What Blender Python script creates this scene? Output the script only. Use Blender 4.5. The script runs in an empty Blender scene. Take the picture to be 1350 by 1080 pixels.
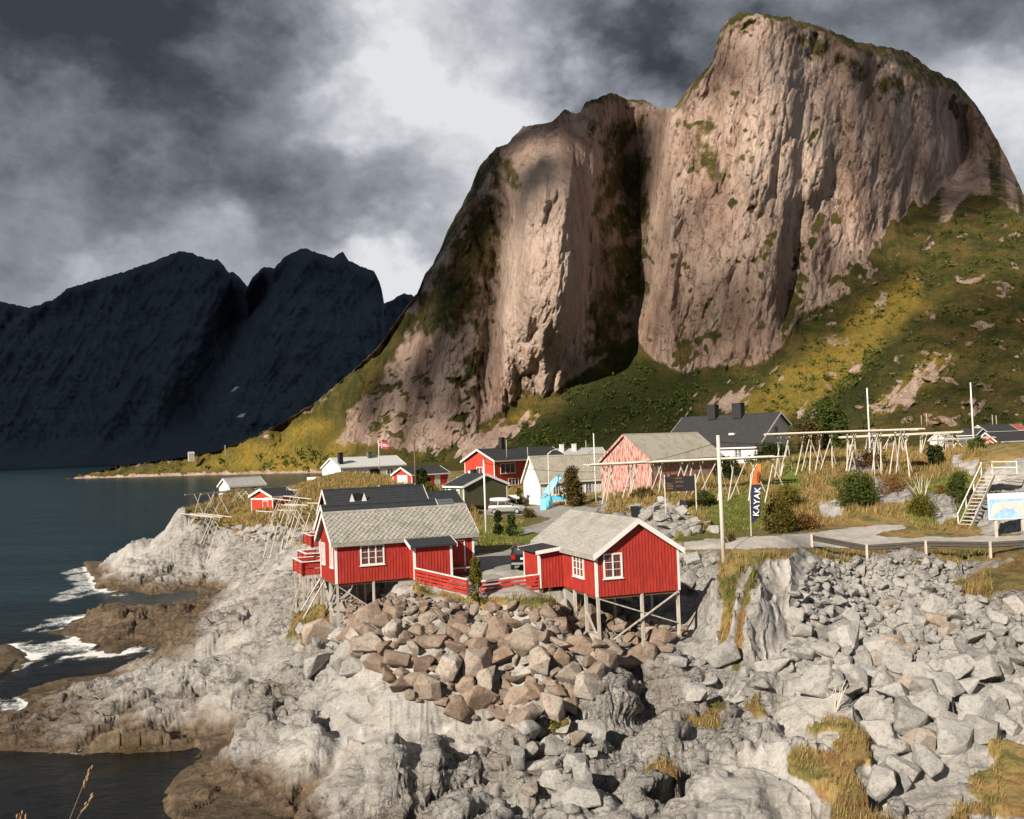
import bpy, math, random
import numpy as np
from math import sin, cos, tan, atan, radians, pi, degrees, sqrt, exp
from mathutils import Vector, Matrix

S = bpy.context.scene
COL = S.collection
random.seed(7)
RNG = np.random.default_rng(11)

# ------------------------------------------------------------------ camera
FPX, HC = 1300.0, 16.0
PITCH, ROLL = atan(49 / 1300.0), radians(2.1)
F_ = np.array([0, cos(PITCH), sin(PITCH)]); R_ = np.array([1.0, 0, 0]); U_ = np.array([0, -sin(PITCH), cos(PITCH)])
RS = cos(ROLL) * R_ - sin(ROLL) * U_
US = sin(ROLL) * R_ + cos(ROLL) * U_
CAMP = np.array([0, 0, HC])
cam = bpy.data.cameras.new('camera'); camo = bpy.data.objects.new('camera', cam); COL.objects.link(camo)
cam.sensor_fit = 'HORIZONTAL'; cam.sensor_width = 36.0; cam.lens = 36.0 * FPX / 1350.0
cam.clip_start = 0.1; cam.clip_end = 20000.0
M = Matrix(((RS[0], US[0], -F_[0], 0), (RS[1], US[1], -F_[1], 0), (RS[2], US[2], -F_[2], HC), (0, 0, 0, 1)))
camo.matrix_world = M
S.camera = camo

# ------------------------------------------------------------------ sun, sky, exposure
SUN_AZ, SUN_EL = (-0.60, -0.80), radians(29)        # horizontal direction towards the sun
SD = np.array([SUN_AZ[0] * cos(SUN_EL), SUN_AZ[1] * cos(SUN_EL), sin(SUN_EL)]); SD /= np.linalg.norm(SD)
sun = bpy.data.lights.new('sun', 'SUN'); suno = bpy.data.objects.new('sun', sun); COL.objects.link(suno)
sun.energy = 5.0; sun.angle = radians(0.5); sun.color = (1.0, 0.90, 0.76)
suno.rotation_euler = Vector(SD).to_track_quat('Z', 'Y').to_euler()
suno.location = (-60, -80, 80)
S.view_settings.view_transform = 'Standard'; S.view_settings.look = 'None'
S.view_settings.gamma = 1.0; S.view_settings.use_curve_mapping = False
S.view_settings.exposure = 0.50
S.render.engine = 'CYCLES'
S.cycles.max_bounces = 5; S.cycles.diffuse_bounces = 2; S.cycles.glossy_bounces = 2; S.cycles.transparent_max_bounces = 24
S.cycles.caustics_reflective = False; S.cycles.caustics_refractive = False

# ------------------------------------------------------------------ node helper
class NT:
    def __init__(self, tree):
        self.t = tree; tree.nodes.clear()
    def n(self, typ, **kw):
        nd = self.t.nodes.new(typ)
        for k, v in kw.items():
            if k == 'ins':
                for a, b in v.items(): self.set(nd, a, b)
            else: setattr(nd, k, v)
        return nd
    def set(self, nd, key, val):
        sk = nd.inputs[key]
        if isinstance(val, bpy.types.NodeSocket): self.t.links.new(val, sk)
        elif isinstance(val, bpy.types.Node): self.t.links.new(val.outputs[0], sk)
        else:
            if sk.type == 'RGBA' and len(val) == 3: val = (*val, 1)
            sk.default_value = val
    def math(self, op, a, b=0.0, c=None, clamp=False):
        nd = self.n('ShaderNodeMath', operation=op, use_clamp=clamp)
        self.set(nd, 0, a); self.set(nd, 1, b)
        if c is not None: self.set(nd, 2, c)
        return nd.outputs[0]
    def vmath(self, op, a, b=(0, 0, 0), out=0):
        nd = self.n('ShaderNodeVectorMath', operation=op)
        self.set(nd, 0, a); self.set(nd, 1, b)
        return nd.outputs[out]
    def noise(self, vec, scale, detail=4.0, rough=0.55, dist=0.0, out=0):
        nd = self.n('ShaderNodeTexNoise'); nd.noise_dimensions = '3D'
        if vec is not None: self.set(nd, 'Vector', vec)
        self.set(nd, 'Scale', scale); self.set(nd, 'Detail', detail); self.set(nd, 'Roughness', rough); self.set(nd, 'Distortion', dist)
        return nd.outputs[out]
    def mapr(self, v, a, b, c=0.0, d=1.0, smooth=False):
        nd = self.n('ShaderNodeMapRange', clamp=True)
        if smooth: nd.interpolation_type = 'SMOOTHSTEP'
        for i, x in enumerate((v, a, b, c, d)): self.set(nd, i, x)
        return nd.outputs[0]
    def mix(self, f, a, b, typ='MIX'):
        nd = self.n('ShaderNodeMix', data_type='RGBA', blend_type=typ)
        self.set(nd, 0, f); self.set(nd, 6, a); self.set(nd, 7, b)
        return nd.outputs[2]
    def ramp(self, f, stops):
        nd = self.n('ShaderNodeValToRGB'); cr = nd.color_ramp
        while len(cr.elements) < len(stops): cr.elements.new(0.5)
        for e, (p, c) in zip(cr.elements, stops): e.position = p; e.color = (*c, 1)
        self.set(nd, 0, f); return nd.outputs[0]
    def attr(self, name, out=2):
        nd = self.n('ShaderNodeAttribute', attribute_name=name); return nd.outputs[out]
    def scalev(self, vec, s):
        nd = self.n('ShaderNodeMapping'); self.set(nd, 'Vector', vec); nd.inputs['Scale'].default_value = s; return nd.outputs[0]
    def rotv(self, vec, r, s=(1, 1, 1)):
        nd = self.n('ShaderNodeMapping'); self.set(nd, 'Vector', vec); nd.inputs['Rotation'].default_value = r; nd.inputs['Scale'].default_value = s; return nd.outputs[0]
    def bump(self, h, strength, dist, nrm=None):
        nd = self.n('ShaderNodeBump'); self.set(nd, 'Height', h); self.set(nd, 'Strength', strength); self.set(nd, 'Distance', dist)
        if nrm is not None: self.set(nd, 'Normal', nrm)
        return nd.outputs[0]

def material(name):
    m = bpy.data.materials.new(name); m.use_nodes = True
    t = NT(m.node_tree)
    out = t.n('ShaderNodeOutputMaterial'); b = t.n('ShaderNodeBsdfPrincipled')
    t.t.links.new(b.outputs[0], out.inputs[0])
    b.inputs['Specular IOR Level'].default_value = 0.25
    t.b = b; t.out = out; t.m = m
    tc = t.n('ShaderNodeTexCoord'); t.obj = tc.outputs['Object']; t.gen = tc.outputs['Generated']; t.uv = tc.outputs['UV']
    return t

# ------------------------------------------------------------------ world: physical sky behind a broken cloud cover
W = bpy.data.worlds.new('World'); S.world = W; W.use_nodes = True
t = NT(W.node_tree)
wo = t.n('ShaderNodeOutputWorld'); bg = t.n('ShaderNodeBackground'); t.t.links.new(bg.outputs[0], wo.inputs[0])
sky = t.n('ShaderNodeTexSky'); sky.sky_type = 'NISHITA'; sky.sun_disc = False
sky.sun_elevation = SUN_EL; sky.sun_rotation = math.atan2(SD[0], SD[1])
wtc = t.n('ShaderNodeTexCoord'); dirv = wtc.outputs['Generated']
sep = t.n('ShaderNodeSeparateXYZ', ins={0: dirv})
az = t.math('ARCTAN2', sep.outputs[0], sep.outputs[1]); el = t.math('ARCSINE', sep.outputs[2])
ae = t.n('ShaderNodeCombineXYZ', ins={0: az, 1: el}).outputs[0]
wn = t.noise(t.scalev(ae, (1.0, 1.35, 1)), 3.2, 5, 0.55, out=1)
wn2 = t.noise(t.scalev(ae, (1.0, 1.2, 1)), 11.0, 6, 0.6, out=1)
wv = t.vmath('SCALE', t.vmath('SUBTRACT', wn, (.5, .5, .5))); wv.node.inputs['Scale'].default_value = 0.30
wv2 = t.vmath('SCALE', t.vmath('SUBTRACT', wn2, (.5, .5, .5))); wv2.node.inputs['Scale'].default_value = 0.10
aw = t.vmath('ADD', t.vmath('ADD', ae, wv), wv2)
def dirpx(x, y):
    dx, dy = x - 675, y - 540
    ray = F_ * FPX + dx * RS - dy * US; ray /= np.linalg.norm(ray)
    return math.atan2(ray[0], ray[1]), math.asin(ray[2])
#         centre px      radius px   height
BLOBS = [((60, 30), (330, 190), -0.62), ((300, 40), (160, 80), -0.35), ((480, 40), (110, 100), 0.45), ((570, 160), (200, 150), 0.48), ((740, 60), (80, 120), 0.25),
         ((770, 30), (120, 60), -0.42), ((860, 60), (120, 80), -0.42), ((1180, 15), (190, 60), -0.50), ((1290, 150), (120, 75), 0.28), ((1110, 20), (70, 50), 0.1),
         ((330, 250), (200, 70), -0.20), ((480, 210), (90, 50), -0.22), ((60, 240), (120, 60), 0.12), ((120, 330), (220, 45), -0.18), ((500, 372), (75, 45), 0.40),
         ((150, 345), (50, 30), 0.32), ((300, 340), (70, 35), 0.34), ((255, 65), (50, 35), 0.25), ((640, 320), (110, 120), 0.10), ((440, 290), (170, 60), -0.22), ((1330, 210), (100, 100), 0.02)]
acc = None
for (cx, cy), (rx, ry), a in BLOBS:
    ca, ce = dirpx(cx, cy)
    d = t.vmath('MULTIPLY', t.vmath('SUBTRACT', aw, (ca, ce, 0)), (FPX / rx, FPX / ry, 0))
    q = t.vmath('DOT_PRODUCT', d, d, out=1)
    g = t.math('MULTIPLY', t.math('EXPONENT', t.math('MULTIPLY', q, -0.8)), a)
    acc = g if acc is None else t.math('ADD', acc, g)
fb = t.noise(t.scalev(aw, (1, 1.5, 1)), 5.0, 9, 0.58)
fb2 = t.noise(t.scalev(ae, (1, 1.3, 1)), 16.0, 8, 0.62)
acc = t.math('ADD', acc, t.math('MULTIPLY', t.math('SUBTRACT', fb, 0.5), 0.80))
acc = t.math('ADD', acc, t.math('MULTIPLY', t.math('SUBTRACT', fb2, 0.5), 0.55))
lum = t.math('ADD', t.math('MULTIPLY', acc, 0.95), 0.645)
# heavier cover overhead and behind
dk = t.math('MAXIMUM', t.mapr(t.math('ABSOLUTE', az), .62, 1.3), t.mapr(el, .50, .85))
lum = t.math('SUBTRACT', lum, t.math('MULTIPLY', dk, 0.30))
ccol = t.ramp(lum, [(0.0, (0.036, 0.042, 0.052)), (0.12, (0.058, 0.066, 0.080)), (0.30, (0.125, 0.137, 0.158)), (0.5, (0.210, 0.226, 0.256)), (0.72, (0.355, 0.372, 0.402)), (1.0, (0.60, 0.61, 0.63))])
skyc = t.vmath('SCALE', sky.outputs[0]); skyc.node.inputs['Scale'].default_value = 0.075
# a little of the blue sky shows where the cover is thinnest
thin = t.math('MULTIPLY', t.mapr(t.noise(ae, 4.0, 3, 0.5), 0.58, 0.75), t.mapr(lum, 0.7, 1.0))
wc = t.mix(t.math('MULTIPLY', thin, 0.55), t.vmath('SCALE', ccol), skyc)
wc.node.inputs[6].links[0].from_node.inputs['Scale'].default_value = 1.0
t.set(bg, 0, wc); bg.inputs[1].default_value = 0.9

# ------------------------------------------------------------------ geometry helpers
def tag(o, label=None, cat=None, group=None, kind=None):
    if label: o['label'] = label
    if cat: o['category'] = cat
    if group: o['group'] = group
    if kind: o['kind'] = kind
    return o
def empty(name, loc, rz=0.0):
    o = bpy.data.objects.new(name, None); COL.objects.link(o); o.location = loc; o.rotation_euler = (0, 0, rz); o.empty_display_size = 0.3
    return o
def children(o): return [c for c in COL.objects if c.parent == o]
def copy_tree(o, parent=None):
    c = o.copy(); COL.objects.link(c)
    if parent is not None: c.parent = parent
    for ch in children(o): copy_tree(ch, c)
    return c
class MB:
    def __init__(s): s.v = []; s.f = []; s.m = None
    def add(s, vs, fs):
        k = len(s.v); s.v += [tuple(map(float, p)) for p in vs]; s.f += [tuple(i + k for i in q) for q in fs]; return s
    def box(s, x0, x1, y0, y1, z0, z1):
        return s.add([(x0, y0, z0), (x1, y0, z0), (x1, y1, z0), (x0, y1, z0), (x0, y0, z1), (x1, y0, z1), (x1, y1, z1), (x0, y1, z1)],
                     [(0, 3, 2, 1), (4, 5, 6, 7), (0, 1, 5, 4), (1, 2, 6, 5), (2, 3, 7, 6), (3, 0, 4, 7)])
    def hexa(s, p):       # eight points, bottom ring then top ring
        return s.add(p, [(0, 3, 2, 1), (4, 5, 6, 7), (0, 1, 5, 4), (1, 2, 6, 5), (2, 3, 7, 6), (3, 0, 4, 7)])
    def bar(s, a, b, w, h=None, up=(0, 0, 1)):
        a, b = Vector(a), Vector(b); d = (b - a).normalized(); u = Vector(up)
        if abs(d.dot(u)) > .97: u = Vector((1, 0, 0))
        x = d.cross(u).normalized(); z = x.cross(d); h = h or w
        x = x * w / 2; z = z * h / 2
        return s.hexa([a - x - z, a + x - z, b + x - z, b - x - z, a - x + z, a + x + z, b + x + z, b - x + z])
    def tube(s, pts, rad, n=7, cap=True):
        pts = [Vector(p) for p in pts]; rr = rad if hasattr(rad, '__len__') else [rad] * len(pts)
        k = len(s.v); prev = None
        for i, p in enumerate(pts):
            d = (pts[min(i + 1, len(pts) - 1)] - pts[max(i - 1, 0)]).normalized()
            u = Vector((0, 0, 1)) if abs(d.z) < .9 else Vector((0, 1, 0))
            x = d.cross(u).normalized(); y = d.cross(x)
            for j in range(n):
                a = 2 * pi * j / n; q = p + (x * cos(a) + y * sin(a)) * rr[i]; s.v.append(tuple(q))
        for i in range(len(pts) - 1):
            for j in range(n):
                j2 = (j + 1) % n; s.f.append((k + i * n + j, k + i * n + j2, k + (i + 1) * n + j2, k + (i + 1) * n + j))
        if cap:
            s.f.append(tuple(k + j for j in range(n))); e = k + (len(pts) - 1) * n; s.f.append(tuple(e + n - 1 - j for j in range(n)))
        return s
    def prism(s, poly, axis, a, b):       # poly in the two other axes, extruded a..b along axis
        n = len(poly); P = []
        for t_ in (a, b):
            for (p, q) in poly: P.append({'x': (t_, p, q), 'y': (p, t_, q), 'z': (p, q, t_)}[axis])
        fs = [tuple(range(n)), tuple(range(2 * n - 1, n - 1, -1))] + [(i, i + n, (i + 1) % n + n, (i + 1) % n) for i in range(n)]
        return s.add(P, fs)
    def mesh(s, name):
        me = bpy.data.meshes.new(name); me.from_pydata(s.v, [], s.f); me.update(); return me
    def build(s, name, mat, parent=None, smooth=False, fix=True):
        me = s.mesh(name)
        if fix:
            import bmesh
            bm = bmesh.new(); bm.from_mesh(me); bmesh.ops.recalc_face_normals(bm, faces=bm.faces); bm.to_mesh(me); bm.free()
        if smooth: me.shade_smooth()
        o = bpy.data.objects.new(name, me); COL.objects.link(o)
        if mat is not None: me.materials.append(mat)
        if parent is not None: o.parent = parent
        return o
def fastmesh(name, co, quads, mat, smooth=True, tris=False):
    me = bpy.data.meshes.new(name); n = len(co); k = 3 if tris else 4
    me.vertices.add(n); me.vertices.foreach_set('co', np.asarray(co, np.float32).ravel())
    q = np.asarray(quads, np.int32); me.loops.add(q.size); me.loops.foreach_set('vertex_index', q.ravel())
    me.polygons.add(len(q)); me.polygons.foreach_set('loop_start', np.arange(0, q.size, k, dtype=np.int32)); me.polygons.foreach_set('loop_total', np.full(len(q), k, np.int32))
    me.update(calc_edges=True); me.validate()
    if smooth: me.shade_smooth()
    o = bpy.data.objects.new(name, me); COL.objects.link(o)
    if mat is not None: me.materials.append(mat)
    return o
def setattr_f(o, name, val):
    a = o.data.attributes.new(name, 'FLOAT', 'POINT'); a.data.foreach_set('value', np.asarray(val, np.float32).ravel())
def gridquads(nr, nc):
    i = np.arange(nr - 1)[:, None] * nc + np.arange(nc - 1)[None, :]
    return np.stack([i, i + 1, i + nc + 1, i + nc], -1).reshape(-1, 4)

# ------------------------------------------------------------------ pixel <-> world
def at(x, y, d):
    ray = F_ * FPX + (x - 675) * RS - (y - 540) * US
    return CAMP + ray * (d / ray[1])
def proj(P):
    q = np.asarray(P) - CAMP; z = q @ F_
    return 675 + FPX * (q @ RS) / z, 540 - FPX * (q @ US) / z
def px_at_d(x, y, d):     # vectorised at()
    x, y, d = np.broadcast_arrays(np.asarray(x, float), np.asarray(y, float), np.asarray(d, float))
    ray = F_ * FPX + (x - 675)[..., None] * RS - (y - 540)[..., None] * US
    return CAMP + ray * (d / ray[..., 1])[..., None]

# ------------------------------------------------------------------ noise in numpy
def _h(ix, iy, s):
    h = (ix.astype(np.int64) * 374761393 + iy.astype(np.int64) * 668265263 + s * 1442695041) & 0x7fffffff
    h = ((h ^ (h >> 13)) * 1274126177) & 0x7fffffff
    return ((h ^ (h >> 16)) & 0xffff) / 65535.0
def vn(x, y, s=0):
    ix, iy = np.floor(x), np.floor(y); fx, fy = x - ix, y - iy
    ux, uy = fx * fx * fx * (fx * (fx * 6 - 15) + 10), fy * fy * fy * (fy * (fy * 6 - 15) + 10)
    def g(a, b):
        an = _h(ix + a, iy + b, s) * 2 * pi
        return np.cos(an) * (fx - a) + np.sin(an) * (fy - b)
    return 1.5 * ((g(0, 0) * (1 - ux) + g(1, 0) * ux) * (1 - uy) + (g(0, 1) * (1 - ux) + g(1, 1) * ux) * uy)
def fbm(x, y, oct=4, s=0, gain=.5, ridge=False):
    a, r, n = 1.0, 0.0, 0.0
    for i in range(oct):
        v = vn(x * 2.03 ** i + 17.3 * i, y * 2.03 ** i - 9.1 * i, s + i)
        if ridge: v = 1 - 2 * np.abs(v)
        r = r + a * v; n += a; a *= gain
    return r / n
def voro(x, y, s=0):
    ix, iy = np.floor(x), np.floor(y)
    f1 = np.full(x.shape, 9.); f2 = f1.copy(); cx = np.zeros_like(x); cy = np.zeros_like(x); idd = np.zeros_like(x); id2 = np.zeros_like(x); id3 = np.zeros_like(x)
    for a in (-1, 0, 1):
        for b in (-1, 0, 1):
            px = ix + a + _h(ix + a, iy + b, s); py = iy + b + _h(ix + a, iy + b, s + 101)
            d = np.hypot(x - px, y - py); m = d < f1
            f2 = np.where(m, f1, np.minimum(f2, d)); f1 = np.where(m, d, f1)
            cx = np.where(m, px, cx); cy = np.where(m, py, cy)
            idd = np.where(m, _h(ix + a, iy + b, s + 202), idd); id2 = np.where(m, _h(ix + a, iy + b, s + 303), id2); id3 = np.where(m, _h(ix + a, iy + b, s + 404), id3)
    return f1, f2, x - cx, y - cy, idd, id2, id3
def facets(x, y, s=0, steep=1.0, flat_=.30):
    """angular broken rock: the upper envelope of tilted blocks, each cut by two steep faces; continuous, with sharp edges"""
    ix, iy = np.floor(x), np.floor(y); out = np.full(x.shape, -9.0)
    for a in (-1, 0, 1):
        for b in (-1, 0, 1):
            cx_, cy_ = ix + a, iy + b; H = lambda k: _h(cx_, cy_, s + 97 * k)
            dx = x - cx_ - H(1); dy = y - cy_ - H(2); t0 = H(4) * 2 * pi; t1 = H(5) * 2 * pi; t2 = t1 + 1.6 + 2.6 * H(6); g0 = flat_ * (.3 + H(7)); g1 = steep * (.6 + .9 * H(8)); g2 = steep * (.5 + .9 * H(9))
            bl = np.minimum(g0 * (np.cos(t0) * dx + np.sin(t0) * dy), np.minimum(.10 + .35 * H(10) + g1 * (np.cos(t1) * dx + np.sin(t1) * dy), .10 + .35 * H(11) + g2 * (np.cos(t2) * dx + np.sin(t2) * dy)))
            out = np.maximum(out, H(3) * .55 + bl - 2.2 * np.maximum(np.hypot(dx, dy) - .62, 0))
    return out
def sstep(a, b, x):
    t_ = np.clip((x - a) / (b - a), 0, 1); return t_ * t_ * (3 - 2 * t_)
def polymask(px, py, poly, soft):
    """1 inside, 0 outside, soft edge in the same units as px"""
    poly = np.asarray(poly, float); ins = np.zeros(px.shape, bool); dist = np.full(px.shape, 1e9)
    n = len(poly)
    for i in range(n):
        x0, y0 = poly[i]; x1, y1 = poly[(i + 1) % n]
        c = ((y0 > py) != (y1 > py)); xs = x0 + (py - y0) * (x1 - x0) / ((y1 - y0) if y1 != y0 else 1e-9)
        ins ^= c & (px < xs)
        dx, dy = x1 - x0, y1 - y0; q = np.clip(((px - x0) * dx + (py - y0) * dy) / (dx * dx + dy * dy + 1e-9), 0, 1)
        dist = np.minimum(dist, np.hypot(px - x0 - q * dx, py - y0 - q * dy))
    sd = np.where(ins, dist, -dist)
    return sd / soft

# ================================================================== TERRAIN OF THE SHORE
CP = """127,775,125 161,785,117.5 197,784,117.5 259,778,119.7 235,680,135 180,715,140 265,668,140 295,655,165 350,652,165 430,636,200 449,634,200 500,634,202
390,645,185 330,700,120 250,715,130 300,715,124 280,690,136 225,700,142 270,740,126 230,730,132 320,730,118 370,705,112 300,740,120 315,765,108 200,760,122 350,750,102 330,776,84 390,745,80 400,790,66 410,830,60 290,775,114
130,805,98 190,800,98 230,830,84 150,858,83 200,850,85.4 10,848,88.5 78,897,72.7 145,887,74.7 187,868,79.7 20,922,67.8
109,907,66 181,879,68 220,853,70 259,830,72 279,817,73 0,990,55.3 100,992,54.4 200,990,54.2 262,985,54.6 300,972,56 380,935,56 200,930,58 200,900,62
300,900,60 300,850,66 350,880,59 400,870,57 440,880,55 350,930,56 300,940,57 100,950,59
215,1055,46.3 230,1030,48.9 262,1000,52 225,1078,44 300,985,50 350,950,51.5 400,925,52 450,905,52 500,885,52 300,1030,47 400,1000,46 400,1060,43 500,1000,44 500,1060,41
600,950,47.5 600,1050,41 700,1000,44 700,1070,39.5 700,930,49 800,950,47 800,1050,40 850,900,50.5 900,950,46 900,1050,39 1000,950,45 1000,1070,36.5 1100,950,44.5 1100,1070,36
1200,950,44 1200,1070,35.5 1340,950,43 1340,1070,35 1340,760,58 1200,740,62.5 1100,742,63.5 1200,800,56 1340,800,54 1100,800,56.5 1200,860,50.5 1340,860,49 1100,860,51 1200,910,47 1100,910,47.5 1340,910,46
990,716,60 1040,716,60.5 955,735,59 940,790,54.5 990,800,53 1040,790,55 935,880,51 990,880,50.5 1045,870,51 905,800,62 905,760,66 905,732,67.5
950,722,67 1350,715,64 1075,718,66 1180,695,74 1100,705,71 950,712,73 1000,690,80 1000,660,86 950,650,92 870,690,80 870,660,88 800,660,104 1080,690,77 1080,640,86 1080,610,95
1150,620,90 1160,640,85 1160,680,77 1220,640,84 1230,610,95 1280,690,75 1280,640,82 1290,610,86 1340,605,84 1340,640,79 1340,690,73 1280,592,120
660,672,115 690,668,118 720,672,112 600,668,115 660,700,88 690,690,95 640,730,72 680,745,65 640,760,60 600,750,64 540,770,58.5 720,785,54 630,787,55.5
500,790,58.5 470,788,60 500,830,53.5 450,830,58 500,870,51.5 600,830,53 600,870,50.5 700,830,51.5 700,870,49.5 700,910,48.5 800,830,55 800,870,51 780,800,57 840,800,60 870,830,56 893,822,57.5 440,845,58.5
380,720,90 400,760,72 990,620,135 1040,612,135 360,677,126 330,678,128 545,640,150 800,650,120"""
CPX = [tuple(map(float, q.split(','))) for q in CP.split()]
pts = np.array([at(*q) for q in CPX])
# points that the photograph does not show: water depth to the left, hidden flat ground behind the houses
extra = [(-8, 30, .5), (5, 30, 1.6), (15, 28, 2), (30, 28, 2.3), (-20, 40, -3), (-20, 46, -2.2), (-12, 44.5, -.6), (-32, 51, -3), (-24, 52, -1.6), (-50, 50, -4), (-50, 60, -2.5), (-38, 62, -1.2), (-45, 75, -2), (-60, 80, -3.5), (-80, 90, -4),
         (-46, 90, -.6), (-36.5, 82, -.9), (-30.5, 80.5, -.7), (-60, 105, -4), (-46, 118, -1.4), (-38, 118, -.8), (-33, 114, -.3), (-90, 120, -5), (-60, 130, -3), (-75, 150, -4), (-85, 180, -5), (-62, 170, -1.5), (-62, 200, -4), (-58, 230, -6), (-40, 240, -3), (-100, 250, -6), (-45, 190, 7),
         (-10, 76, 8.4), (-12, 88, 8.5), (-6, 80, 8.5), (-2, 75, 8.4), (-8, 100, 9), (-14, 120, 9.5), (-5, 135, 9.6), (0, 160, 9.6), (10, 150, 9.6), (-15, 180, 9.8), (10, 200, 9.6), (20, 130, 9.9), (25, 150, 10.5), (20, 180, 10), (40, 140, 12.6), (28, 146, 12.2), (60, 160, 10.5), (45, 200, 10.2), (0, 250, 9.2), (-25, 250, 8.5), (60, 250, 9), (90, 200, 9.5), (110, 250, 9),
         (50, 68, 8.7), (60, 68, 8.8), (60, 85, 12), (75, 110, 12), (50, 55, 7), (50, 45, 3.6), (45, 33, 2.6), (30, 120, 12.6), (75, 140, 10.5), (9, 62, 8.0), (5, 66, 8.2), (9, 75, 8.5), (2, 66, 8.2), (5, 58, 7.5), (-3, 62, 8.1)]
pts = np.vstack([pts, np.array(extra, float)])
def wcoord(X, Y): return np.stack([X / Y * 2.2, np.log(Y)], -1)
TQ = wcoord(pts[:, 0], pts[:, 1])
def tpsk(r): return np.where(r > 1e-9, r * r * np.log(np.maximum(r, 1e-9)), 0.0)
nT = len(TQ)
Kt = tpsk(np.linalg.norm(TQ[:, None] - TQ[None], axis=-1)) + np.eye(nT) * 2e-4
Pt = np.hstack([np.ones((nT, 1)), TQ])
Wt = np.linalg.solve(np.block([[Kt, Pt], [Pt.T, np.zeros((3, 3))]]), np.concatenate([pts[:, 2], np.zeros(3)]))
def h_smooth(X, Y):
    q = wcoord(X.ravel(), Y.ravel()); out = np.empty(len(q))
    for i in range(0, len(q), 20000):
        b = q[i:i + 20000]
        r2 = ((b ** 2).sum(1)[:, None] + (TQ ** 2).sum(1)[None] - 2 * b @ TQ.T)
        r2 = np.maximum(r2, 1e-12)
        out[i:i + 20000] = (0.5 * r2 * np.log(r2)) @ Wt[:nT] + Wt[nT] + b @ Wt[nT + 1:]
    return out.reshape(X.shape)
# coarse lattice of the smooth surface, then bilinear to the fine one
GU = np.arange(-920, 921, 1.35); GD = np.exp(np.arange(math.log(27), math.log(262), .0027))
nr, nc = len(GD), len(GU)
cu = np.linspace(-920, 920, 231); cd = np.linspace(math.log(27), math.log(262), 231)
CUm, CDm = np.meshgrid(cu, cd); Hc = h_smooth(CUm / FPX * np.exp(CDm), np.exp(CDm))
def bil(H, u, ld):
    fu = np.clip((u - cu[0]) / (cu[1] - cu[0]), 0, len(cu) - 1.001); fd = np.clip((ld - cd[0]) / (cd[1] - cd[0]), 0, len(cd) - 1.001)
    iu, id_ = fu.astype(int), fd.astype(int); a, b = fu - iu, fd - id_
    return (H[id_, iu] * (1 - a) + H[id_, iu + 1] * a) * (1 - b) + (H[id_ + 1, iu] * (1 - a) + H[id_ + 1, iu + 1] * a) * b
Um, Dm = np.meshgrid(GU, GD)
TX, TY = Um / FPX * Dm, Dm
h0 = bil(Hc, Um, np.log(Dm))
P0 = np.stack([TX, TY, h0], -1)
PPX, PPY = proj(P0)
edge = fbm(TX / 2.6, TY / 2.6, 4, 5)                        # ragged borders for every cover
# ---- grass cover
G = [[(795, 655), (790, 600), (1040, 585), (1400, 560), (1700, 560), (1700, 700), (1350, 700), (1350, 737), (1080, 737), (1050, 724), (900, 726), (870, 705), (840, 700), (800, 690)],
     [(600, 640), (780, 630), (800, 700), (720, 735), (640, 735), (615, 690), (560, 690), (430, 700), (420, 640)],
     [(232, 672), (300, 640), (430, 620), (640, 600), (620, 690), (430, 715), (400, 712), (330, 702), (285, 690)],
     [(385, 800), (425, 785), (440, 815), (425, 835), (385, 832)], [(1255, 762), (1300, 745), (1360, 740), (1360, 785), (1270, 795)],
     [(550, 772), (635, 790), (760, 790), (760, 803), (640, 800), (545, 785)], [(950, 715), (1000, 712), (1045, 714), (1040, 740), (990, 745), (960, 780), (950, 790)],
     [(985, 745), (1002, 745), (985, 800), (975, 880), (965, 880)], [(955, 780), (975, 770), (955, 860), (945, 860)]]
GP = [[(850, 940), (900, 925), (1000, 915), (1080, 930), (1140, 930), (1135, 985), (1060, 960), (1000, 950), (940, 975), (860, 975)],
      [(1120, 930), (1150, 940), (1160, 1060), (1230, 1070), (1300, 960), (1380, 940), (1400, 1100), (1080, 1100), (1090, 1040), (1020, 1020), (1040, 990)],
      [(905, 880), (1000, 880), (1080, 890), (1030, 905), (940, 900)], [(720, 930), (760, 930), (770, 960), (725, 965)], [(560, 920), (640, 920), (620, 935), (560, 930)], [(840, 1000), (880, 980), (905, 1010), (850, 1030)],
      [(830, 850), (900, 830), (920, 850), (905, 870), (850, 865)], [(1300, 880), (1360, 860), (1370, 930), (1300, 930)]]
gm = np.zeros_like(h0)
for g in G: gm = np.maximum(gm, sstep(-.6, .6, polymask(PPX, PPY, g, 12.0) + edge * 1.5))
gp = np.zeros_like(h0)
for g in GP: gp = np.maximum(gp, sstep(-.3, .7, polymask(PPX, PPY, g, 16.0) + edge * 3.2 + .9 * fbm(TX / .9, TY / .9, 4, 77) - 1.15))
# rock that crops out of the grass
OUT = [[(800, 690), (830, 668), (885, 655), (912, 668), (905, 700), (880, 716), (830, 700)], [(1080, 660), (1110, 655), (1112, 682), (1085, 684)], [(1150, 630), (1205, 640), (1205, 665), (1160, 668)], [(1255, 604), (1290, 606), (1285, 622), (1255, 618)],
       [(1290, 640), (1300, 615), (1400, 590), (1400, 700), (1300, 705), (1280, 690)], [(1120, 600), (1160, 595), (1160, 625), (1120, 622)], [(1210, 655), (1262, 650), (1262, 680), (1240, 690)]]
om = np.zeros_like(h0)
for g in OUT: om = np.maximum(om, sstep(-.4, .5, polymask(PPX, PPY, g, 9.0) + edge * 1.1))
gm = gm * (1 - om * .92)
gm = np.maximum(gm, gp * sstep(.8, 1.6, h0))
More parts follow.
